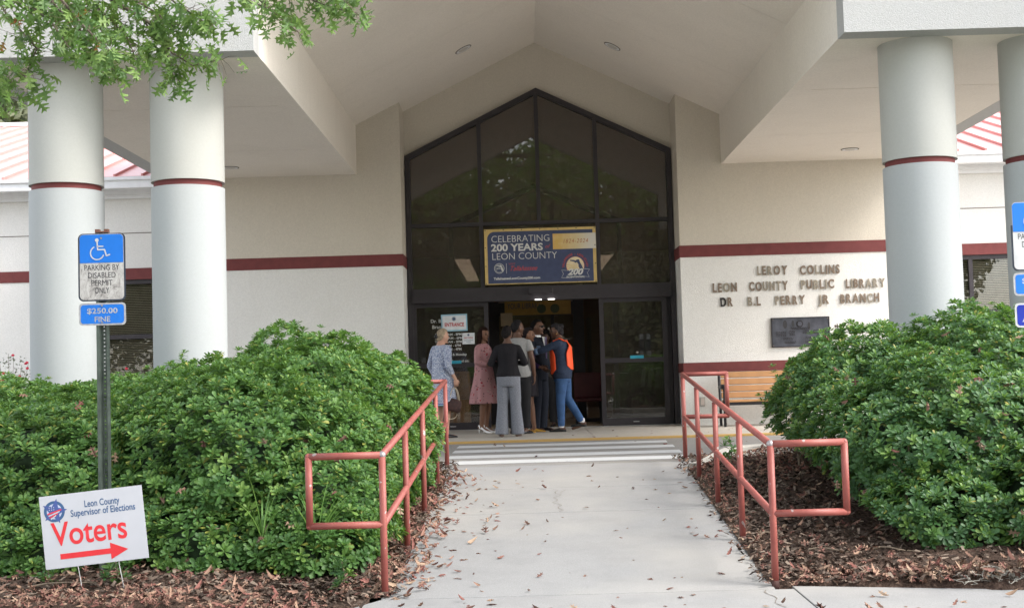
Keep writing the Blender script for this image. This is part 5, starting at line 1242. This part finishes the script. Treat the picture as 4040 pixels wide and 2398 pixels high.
def person(label, x, y, face, h, skin, top=None, bottom=None, hair=None, hairstyle='fade', pose=None, head_yaw=0, head_pitch=0, hands=None, hip=1.0, belly=0, width=1.0, sleeve=1.0, shoes=None, shoe_heel=0, skirt=None, trousers=None, shirt_hem=.86, foot_dir=None, socks=None, extra=None, z=.03):
    """face = world angle the body faces, 0 = towards the camera (-Y), 90 = towards +X (the right of the picture)"""
    J = dict(BASE); J.update(pose or {}); t = thing('person', label, 'person', (x, y, z), math.radians(face)); S = h / 1.70
    t.scale = (S * width, S * width, S)
    sk = flat('skin_%d' % int(skin[0] * 1000), skin, .5, 0, .06, 10, spec=.35)
    mb = MB(); torso(mb, J, 0, .87, 1.48, hip, belly)
    mb.tube([between(J['neck'], J['head'], -.35), J['neck'], between(J['neck'], J['head'], .75)], [.062, .054, .050], 14)
    for s in 'LR':
        a, e, w_ = J['sh' + s], J['el' + s], J['wr' + s]; mb.tube([Vector(J['neck']) + Vector((0, 0, -.04)), between(J['neck'], a, .5) + Vector((0, 0, -.03)), Vector(a)], [.048, .048, .046], 10); limb(mb, [a, between(a, e, .3), between(a, e, .8), e, between(e, w_, .25), between(e, w_, .7), w_], [.052, .050, .040, .038, .039, .029, .025])
        a, k, n_ = J['hip' + s], J['kn' + s], J['an' + s]; limb(mb, [a, between(a, k, .3), between(a, k, .8), k, between(k, n_, .28), between(k, n_, .65), n_], [.088, .082, .058, .053, .057, .043, .036])
        fd = Vector((foot_dir or {}).get(s, (.12 if s == 'L' else -.12, -1, 0))).normalized(); n_ = Vector(n_); F_ = n_ - Vector((0, 0, .05))
        limb(mb, [F_ - fd * .045, F_ + fd * .05 - Vector((0, 0, .008)), F_ + fd * .15 - Vector((0, 0, .018))], [.030, .031, .022]); mb.tube([n_, F_], [.036, .034], 10)
        if shoes is not None and not shoe_heel:
            sh_ = MB(); lo = F_.z - .036 - (0 if F_.z > .06 else 0)
            rings = []
            for u, wd_, hh in ((-.075, .020, .04), (-.06, .032, .062), (.0, .036, .072), (.07, .041, .055), (.13, .042, .040), (.17, .034, .030), (.19, .016, .018)):
                c = F_ + fd * u; sd = Vector((-fd.y, fd.x, 0)); c.z = lo
                rings.append([c + sd * wd_, c + sd * wd_ + Vector((0, 0, hh * .5)), c + sd * wd_ * .6 + Vector((0, 0, hh)), c - sd * wd_ * .6 + Vector((0, 0, hh)), c - sd * wd_ + Vector((0, 0, hh * .5)), c - sd * wd_])
            o = sh_.loft(rings).build('shoe', shoes, t, smooth=True)
            sd_ = o.modifiers.new('s', 'SUBSURF'); sd_.levels = sd_.render_levels = 1
            if socks: MB().tube([n_ + Vector((0, 0, -.02)), n_ + Vector((0, 0, .045))], .043, 12).build('sock', socks, t, smooth=True)
    Rh = (Matrix.Rotation(math.radians(head_yaw), 3, 'Z') @ Matrix.Rotation(math.radians(head_pitch), 3, 'X'))
    head_mesh(mb, J['head'], Rh); ex = MB()
    for s in 'LR':
        hd = (hands or {}).get(s)
        if hd is None: d = (Vector(J['wr' + s]) - Vector(J['el' + s])).normalized(); hd = (d, (-1 if s == 'L' else 1, -.2, 0), .45)
        if hd: hand(ex, J['wr' + s], hd[0], hd[1], 1 if s == 'L' else -1, hd[2])
    remeshed('body', mb, sk, t, .0095, 1, ex)
    # face details
    C = Vector(J['head'])
    for sx in (-1, 1):
        p = C + Rh @ Vector((sx * .030, -.080, .018)); MB().ball(p, .012, .006, .006, 8, 6, R=Rh).build('eye', flat('eye', (.06, .05, .045), .3), t, smooth=True)
    MB().ball(C + Rh @ Vector((0, -.088, -.052)), .020, .005, .0045, 8, 5, R=Rh).build('mouth', flat('lips', tuple(v * .65 for v in skin), .5), t, smooth=True)
    if hair:
        hb = MB(); hair_shell(hb, C, Rh, hairstyle, seed=x * 7)
        if hairstyle == 'bun': hb.ball(C + Rh @ Vector((0, .098, .0)), .036, .030, .036, 12, 9)
        if hairstyle == 'updo': hb.ball(C + Rh @ Vector((0, .075, .07)), .055, .05, .05, 12, 9)
        if hairstyle == 'long':
            for k in range(15):
                a = math.radians(-25 + 230 * k / 14) ; r0 = Vector((math.cos(a) * .066, math.sin(a) * .075, .02)); dn = -.26 - .06 * math.sin(k * 2.3)
                if a < math.radians(5) or a > math.radians(175): r0.y += .02
                pts = [C + Rh @ (r0 * .8 + Vector((0, 0, .05))), C + Rh @ (r0 * 1.12), C + Rh @ Vector((r0.x * 1.35, r0.y * 1.15 + .02, -.12)), C + Rh @ Vector((r0.x * 1.45, r0.y * 1.1 + .03, dn))]
                hb.tube(pts, [.016, .021, .023, .009], 8)
        remeshed('hair', hb, hair, t, .008, 1)
    # clothes
    if top:
        tb = MB(); torso(tb, J, .026 if (trousers and trousers[3] < .95) else .015, shirt_hem, 1.42, hip * 1.02, belly)
        for s in 'LR':
            a, e, w_ = J['sh' + s], J['el' + s], J['wr' + s]; pts = [a, between(a, e, .3), between(a, e, .6), between(a, e, .8)] ; rs = [.058, .060, .056, .053]
            if sleeve > .5:
                pts += [Vector(e)] + [between(e, w_, u) for u in np.linspace(.2, 1, 5) * (sleeve - .5) * 2]; rs += [.052] + [.052, .047, .043, .040, .038]
            elif sleeve < .5: pts = pts[:2] + [between(a, e, sleeve * 1.25)]; rs = [.060, .066, .066]
            if sleeve >= 0: tb.tube(pts, rs, 14); tb.ball(pts[0], rs[0] * .97, n=12, m=9); tb.tube([Vector(J['neck']) + Vector((0, 0, -.045)), between(J['neck'], a, .5) + Vector((0, 0, -.030)), Vector(a) + Vector((0, 0, .002))], [.060, .060, .056], 12)
        remeshed('top', tb, top, t, .011, 3)
    if trousers:
        m_, wk, wa, z_top = trousers; pb_ = MB(); prof = [q_ for q_ in ((1.04, .150 * hip, .118), (.98, .162 * hip, .130), (.95, .170 * hip, .136), (.88, .172 * hip, .138), (.80, .160 * hip, .13), (.77, .15 * hip, .12)) if q_[0] <= z_top + .001]; px_, py_ = J['pel'][0], J['pel'][1]
        pb_.loft([ell((px_, py_, zz), rx, ry) for zz, rx, ry in prof[::-1]])
        for s in 'LR':
            a, k, n_ = Vector(J['hip' + s]), Vector(J['kn' + s]), Vector(J['an' + s]); end = n_ + Vector((0, 0, -.045 if wa > .07 else .0)); 
            pts = [a, between(a, k, .35), between(a, k, .75), k, between(k, end, .35), between(k, end, .7), end]; rs = [.098, .094, wk * 1.12, wk, wk * .7 + wa * .3, wk * .3 + wa * .7, wa]
            pb_.tube(pts, rs, 18)
        remeshed('trousers', pb_, m_, t, .011, 2)
    if skirt:
        m_, z_top, z_hem, r_hem, folds = skirt; rings = []; px_, py_ = J['pel'][0], J['pel'][1]
        for i in range(22):
            u = i / 21; zz = z_top + (z_hem - z_top) * u; k = min(1, u * 2.2); ring = []
            for j in range(72):
                a = 2 * PI * j / 72; base_x = .150 + (.178 * hip - .150) * sm(0, .22, u); base_y = .12 + .03 * sm(0, .22, u)
                fx = base_x + (r_hem - base_x) * sm(.18, 1, u) ** .9; fy = base_y + (r_hem * .86 - base_y) * sm(.18, 1, u) ** .9
                w_ = 1 + folds * u * (math.sin(a * 9 + 1.3) + .6 * math.sin(a * 14 + 4)); ring.append(Vector((px_ + fx * w_ * math.cos(a), py_ + fy * w_ * math.sin(a), zz)))
            rings.append(ring)
        MB().loft(rings[::-1]).build('skirt', m_, t, smooth=True)
    if extra: extra(t, J, Rh, C)
    return t

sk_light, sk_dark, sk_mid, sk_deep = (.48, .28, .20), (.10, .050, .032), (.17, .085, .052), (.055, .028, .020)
blackshoe = flat('black_leather', (.012, .012, .014), .25); blackcl = cloth('black_knit', (.016, .015, .018), .2); blacktr = cloth('black_trousers', (.016, .016, .018))

# woman in blue patterned dress, seen from behind, turned to the right, handbag in her right-side hand
t_ = NT('blue_white_print'); c_ = t_.coord('Object'); n_ = t_.noise(34, 3, .6, c_, 2.2); n2 = t_.noise(13, 3, .6, c_, 1.5)
col = t_.ramp(n_, [(.42, (.62, .66, .74)), (.475, (.05, .07, .17)), (.54, (.07, .10, .22)), (.58, (.58, .62, .70))]); col = t_.mix(t_.ramp(n2, [(.58, (0, 0, 0)), (.62, (.7, .7, .7))]), col, (.20, .26, .40))
sz = t_.node('SeparateXYZ'); t_.l(c_, sz.inputs[0]); hem = t_.ramp(sz.outputs[2], [(0, (1, 1, 1)), (.535, (0, 0, 0))], 'CONSTANT'); band_ = t_.ramp(t_.math('MULTIPLY', sz.outputs[2], 1.0), [(0, (.10, .38, .48)), (.505, (.55, .60, .66)), (.515, (.05, .07, .25)), (.530, (.5, .55, .62))], 'CONSTANT')
print_m = t_.set(t_.mix(hem, col, band_), .8, spec=.15)
def bag(t, J, Rh, C):
    pass
bl = person('woman in a blue and white patterned knee-length dress holding a dark handbag', at(1084, 1068, 20.15).x, 20.15, 128, 1.655, sk_light, top=print_m, hair=flat('ash_blond_hair', (.30, .24, .17), .6, 0, .4, 26, spec=.02), hairstyle='bun', hip=1.12, belly=.03, width=1.02, sleeve=.80, shirt_hem=.80,
       pose=dict(elR=(-.235, .05, 1.10), wrR=(-.245, -.07, .90), elL=(.24, .06, 1.12), wrL=(.22, -.02, .92), shL=(.178, .01, 1.375), shR=(-.178, .01, 1.375), head=(0, -.025, 1.565)), head_yaw=-8, hands={'R': ((0, -.15, -1), (.9, -.3, 0), .9), 'L': ((0, -.1, -1), (-1, 0, 0), .8)},
       shoes=blackshoe, skirt=(print_m, 1.02, .495, .235, .012))
wb = bl.matrix_basis
hb = thing('handbag', 'dark brown handbag with cream loop handles hanging from the hand of the woman in blue', 'handbag', tuple(at(1109, 978, 20.02)), .3)
bd = MB()
for k in range(7):
    pass
bd.loft([[Vector((x * w_, y * d_, z_)) for x, y in ((-1, -1), (0, -1.25), (1, -1), (1.08, 0), (1, 1), (0, 1.25), (-1, 1), (-1.08, 0))] for z_, w_, d_ in ((-.16, .10, .045), (-.13, .125, .055), (-.04, .12, .05), (.02, .10, .035), (.03, .095, .02))])
bd.build('bag_body', flat('dark_woven_bag', (.045, .020, .018), .7, 0, .4, 30, bump=.5), hb, smooth=True, rot=(0, .35, 0))
for y_ in (-.035, .035):
    MB().tube([(-.07 + .14 * (.5 - .5 * math.cos(a)) + .0, y_, .0 + .20 * math.sin(a)) for a in [PI * k / 12 for k in range(13)]], .006, 7).build('handle', flat('cream_handle', (.55, .46, .34), .6), hb, smooth=True)
MB().tube([(-.06 + .09 * math.cos(a), -.03, -.20 + .07 * math.sin(a)) for a in [PI + PI * k / 10 for k in range(11)]], .005, 7).build('strap', flat('cream_strap', (.55, .46, .34), .6), hb, smooth=True)
cl = thing('hair_clip', 'dark claw clip in the blond hair of the woman in the blue dress', 'hair clip', tuple(at(1064, 822, 20.03)), 0)
MB().ball((0, 0, 0), .030, .022, .034, 9, 7).build('shell', blackshoe, cl); MB().ball((.012, -.005, .03), .010, .010, .02, 7, 5).build('tooth', blackshoe, cl)

# woman in pink floral dress
t_ = NT('pink_floral_print'); c_ = t_.coord('Object'); 
v1 = t_.voro(11, t_.coord('Object', (1, 1, .85))); ds = t_.noise(28, 5, .8, c_); msk = t_.math('ADD', v1, t_.math('MULTIPLY', ds, .62))
col = t_.ramp(msk, [(.0, (.28, .03, .045)), (.46, (.30, .03, .045)), (.50, (.50, .38, .36)), (.54, (.12, .06, .07)), (.57, (.37, .195, .205))], 'CONSTANT')
v2 = t_.math('ADD', t_.voro(17, c_), t_.math('MULTIPLY', ds, .5)); col = t_.mix(t_.ramp(v2, [(.0, (1, 1, 1)), (.44, (0, 0, 0))], 'CONSTANT'), col, (.10, .06, .065))
pink_m = t_.set(col, .7, spec=.2)
def heels(t, J, Rh, C):
    w_ = flat('white_patent_leather', (.80, .80, .80), .25)
    for s in 'LR':
        n_ = Vector(J['an' + s]); fd = Vector((.0, -1, 0)); base = Vector((n_.x, n_.y, 0))
        rings = []
        for u, wd_, z0, z1 in ((-.055, .018, .082, .125), (-.03, .030, .078, .130), (.03, .032, .050, .085), (.08, .034, .018, .050), (.12, .036, .004, .034), (.16, .028, .002, .026), (.195, .006, .002, .012)):
            c = base + fd * u; sd = Vector((1, 0, 0)); rings.append([Vector((c.x - wd_, c.y, z0)), Vector((c.x + wd_, c.y, z0)), Vector((c.x + wd_, c.y, z1)), Vector((c.x - wd_, c.y, z1))])
        h_ = MB().loft(rings).tube([(n_.x, n_.y + .045, .09), (n_.x, n_.y + .048, .0)], [.012, .005], 8); h_.build('shoe', w_, t, smooth=False)
person('woman in a pink floral midi dress and white high heels with long dark hair', at(1186, 1056, 21.45).x, 21.45, 62, 1.70, sk_mid, top=pink_m, hair=flat('long_dark_brown_hair', (.018, .010, .008), .6, 0, .4, 30, spec=.02), hairstyle='long', hip=1.08, belly=.02, sleeve=.86, shirt_hem=.98, head_yaw=-12,
       pose=dict(elL=(.235, .0, 1.13), wrL=(.13, -.19, 1.10), elR=(-.22, .0, 1.13), wrR=(-.12, -.19, 1.08), anL=(.075, .03, .13), anR=(-.075, .03, .13), knL=(.08, -.02, .50), knR=(-.08, -.02, .50)), foot_dir={'L': (0, -1, -.32), 'R': (0, -1, -.32)}, hands={'L': ((-.5, -.8, .1), (0, 0, -1), .7), 'R': ((.5, -.8, .1), (0, 0, -1), .7)},
       shoes=flat('unused', (.8, .8, .8)), shoe_heel=1, skirt=(pink_m, 1.08, .47, .265, .045), extra=heels)

# woman in black sweater and grey wide trousers, back to the camera
def ring_shoes(c):
    return c
heather = cloth('heather_grey_jersey', (.175, .185, .215), .22, 60, .3)
person('woman in a black sweater and wide grey trousers standing with her back to the camera', at(1242, 950, 19.84).x, 19.84, 176, 1.645, sk_dark, top=blackcl, hair=flat('dark_braided_hair', (.016, .014, .014), .6, 0, .5, 34, spec=.02, bump=.8, bscale=40), hairstyle='braid', hip=1.08, belly=.012, sleeve=.98, shirt_hem=.94, head_yaw=-24, head_pitch=6,
       pose=dict(elL=(.27, .03, 1.12), wrL=(.13, -.19, 1.12), elR=(-.27, .03, 1.12), wrR=(-.13, -.19, 1.13), knL=(.10, -.01, .49), anL=(.125, .02, .085), knR=(-.10, -.01, .49), anR=(-.12, -.03, .085)), hands={'L': ((-.8, -.5, .2), (0, 0, -1), .6), 'R': ((.8, -.5, .2), (0, 0, -1), .6)},
       shoes=flat('brown_sandal', (.10, .06, .045), .6), trousers=(heather, .082, .104, 1.04))

# man in light grey polo shirt
polo = cloth('light_grey_polo', (.27, .27, .27), .08, 40)
person('man in a light grey polo shirt and dark trousers behind the woman in black', at(1267, 950, 20.75).x, 20.75, 158, 1.765, sk_dark, top=polo, hair=flat('short_greying_hair', (.018, .017, .018), .6, 0, .3, 40, spec=.02), hairstyle='fade', hip=1.0, belly=.02, width=1.05, sleeve=.42, shirt_hem=.84, head_yaw=-38,
       pose=dict(elL=(.22, .02, 1.11), wrL=(.20, -.03, .88), elR=(-.225, .03, 1.11), wrR=(-.225, -.045, .86)), shoes=blackshoe, trousers=(blacktr, .075, .066, .88), hands={'R': ((0, -.1, -1), (.9, .2, 0), .5)})

# man in dark suit with sunglasses
suit = cloth('dark_navy_suit', (.017, .020, .030), .15, 30, .25)
def suit_bits(t, J, Rh, C):
    g = MB()
    for s in (-1, 1): g.ball(C + Rh @ Vector((s * .034, -.091, .017)), .027, .008, .018, 10, 7, R=Rh)
    g.tube([C + Rh @ Vector((-.074, -.04, .024)), C + Rh @ Vector((-.06, -.088, .026)), C + Rh @ Vector((.06, -.088, .026)), C + Rh @ Vector((.074, -.04, .024))], .004, 6)
    g.build('sunglasses', flat('dark_lens', (.008, .008, .008), .15), t, smooth=True)
    w_ = flat('white_shirt_cloth', (.70, .71, .74), .7); MB().tube([Vector(J['neck']) + Vector((0, 0, -.035)), Vector(J['neck']) + Vector((0, -.004, .022))], [.078, .064], 18).build('shirt_collar', w_, t, smooth=True)
    MB().add([(-.055, -.118, 1.43), (.055, -.118, 1.43), (.0, -.142, 1.18)], [(0, 2, 1)]).build('shirt_front', w_, t); MB().box(-.017, .017, -.146, -.142, 1.10, 1.43).build('tie', flat('dark_tie', (.05, .03, .10), .5), t)
person('tall man in a dark suit, white collar and sunglasses, facing right', at(1315, 950, 21.6).x, 21.6, 58, 1.80, sk_dark, top=suit, hair=flat('close_cropped_hair', (.009, .008, .008), .6, 0, .3, 20, spec=.02), hairstyle='fade', width=1.08, hip=1.02, belly=.035, sleeve=.98, shirt_hem=.78, head_yaw=14,
       pose=dict(elL=(.235, .03, 1.10), wrL=(.20, -.10, .90), elR=(-.22, 0, 1.13), wrR=(-.16, -.16, .98)), shoes=blackshoe, trousers=(suit, .082, .072, .98), extra=suit_bits)

# woman partly hidden between the two men
def gold(t, J, Rh, C):
    pass
person('woman in gold flat shoes half hidden between the grey polo and the dark suit', at(1290, 950, 21.15).x, 21.15, 78, 1.66, sk_mid, top=cloth('dark_purple_top', (.05, .03, .09)), hair=flat('black_sleek_hair', (.016, .013, .014), .6, 0, .3, 30, spec=.02), hairstyle='bun', sleeve=.98, shirt_hem=.95, head_yaw=4,
       pose=dict(head=(-.0, -.03, 1.575), elL=(.20, .0, 1.13), wrL=(.10, -.18, 1.05), anL=(.09, -.06, .085), anR=(-.09, .06, .085)), shoes=flat('gold_leather', (.62, .36, .08), .3, .7), skirt=(cloth('dark_wrap_skirt', (.02, .018, .022)), 1.02, .58, .19, .01), hands={'L': ((-.3, -.9, 0), (0, 0, -1), .6)})

# person in silhouette inside the doorway
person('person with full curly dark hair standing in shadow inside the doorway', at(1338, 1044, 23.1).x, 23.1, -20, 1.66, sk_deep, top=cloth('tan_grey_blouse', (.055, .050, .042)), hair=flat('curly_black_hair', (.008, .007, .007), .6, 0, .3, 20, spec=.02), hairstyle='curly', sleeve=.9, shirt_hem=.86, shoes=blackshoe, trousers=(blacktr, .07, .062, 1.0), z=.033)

# woman in denim with the orange safety vest, walking in to hug the man
denim_s = cloth('dark_denim_shirt', (.030, .042, .075), .2, 34, .4); jeans = cloth('blue_jeans', (.045, .095, .21), .22, 12, .5)
def vest(t, J, Rh, C):
    vm = flat('fluorescent_orange_vest', (.95, .10, .025), .6, 0, .04)
    # front and back panels joined by a collar loop over the shoulders; open at the sides
    for sgn, hem in ((-1, .90), (1, .96)):
        rings = []
        for i in range(15):
            u = i / 14; zz = 1.425 + (hem - 1.425) * u; half = math.radians(26 + 38 * sm(0, .5, u) - (8 if sgn > 0 else 0) - 26 * sm(.86, 1, u)); y0 = J['chest'][1] * (1 - u) + J['pel'][1] * u
            rx = .105 + .080 * sm(0, .22, u) + .022; ry = .085 + .066 * sm(0, .25, u) + .022; ring = []
            for j in range(13):
                a = sgn * PI / 2 + half * (j / 6 - 1) * 1; ring.append(Vector((rx * math.cos(a), y0 + ry * math.sin(a) , zz)))
            for j in range(12, -1, -1):
                a = sgn * PI / 2 + half * (j / 6 - 1) * 1; ring.append(Vector(((rx - .006) * math.cos(a), y0 + (ry - .006) * math.sin(a), zz)))
            rings.append(ring)
        MB().loft(rings).build('vest_panel', vm, t, smooth=True)
    for s in (-1, 1): MB().tube([(s * .085, -.085 + J['chest'][1], 1.415), (s * .105, -.02, 1.45), (s * .095, .075, 1.405)], .026, 10, flat=.35, nrm=(0, 0, 1)).build('shoulder_strap', vm, t, smooth=True)
    for s in (-1, 1): MB().ball(C + Rh @ Vector((s * .083, .008, -.042)), .008, n=8, m=6).build('earring', flat('gold_earring', (.8, .55, .2), .2, .9), t)
    MB().tube([(.0, J['waist'][1], 1.055), (0, J['waist'][1], 1.075)], .162, 26).build('belt', blackshoe, t, smooth=True).scale = (1, .86, 1)
    cf = cloth('light_denim_cuff', (.10, .15, .24)); 
    for s in 'LR': a = between(J['el' + s], J['wr' + s], .28); b = between(J['el' + s], J['wr' + s], .52); MB().tube([a, b], .052, 14).build('cuff', cf, t, smooth=True)
person('woman in denim shirt, jeans and bright orange safety vest reaching out her arms', at(1374, 950, 21.15).x, 21.15, -97, 1.72, sk_dark, top=denim_s, hair=flat('greying_tied_hair', (.028, .026, .028), .6, 0, .5, 36, spec=.02, bump=.6, bscale=40), hairstyle='updo', hip=1.12, belly=.03, width=1.03, sleeve=.70, shirt_hem=.80, head_pitch=4,
       pose=dict(chest=(0, -.02, 1.27), neck=(0, -.03, 1.44), head=(0, -.07, 1.565), shL=(.165, -.03, 1.375), shR=(-.165, -.03, 1.375), elL=(.17, -.28, 1.27), wrL=(.12, -.50, 1.24), elR=(-.16, -.28, 1.30), wrR=(-.10, -.50, 1.30), hipL=(.085, .0, .90), knL=(.09, -.03, .50), anL=(.09, -.03, .085), hipR=(-.085, .02, .90), knR=(-.09, .06, .51), anR=(-.09, .27, .15)),
       hands={'L': ((-.2, -1, 0), (-.9, 0, 0), .5), 'R': ((.2, -1, 0), (.9, 0, 0), .5)}, shoes=flat('black_trainers', (.012, .012, .012), .7), socks=flat('white_socks', (.72, .72, .74), .8), trousers=(jeans, .070, .052, .88), foot_dir={'R': (0, -1, -.30), 'L': (0, -1, 0)}, extra=vest)
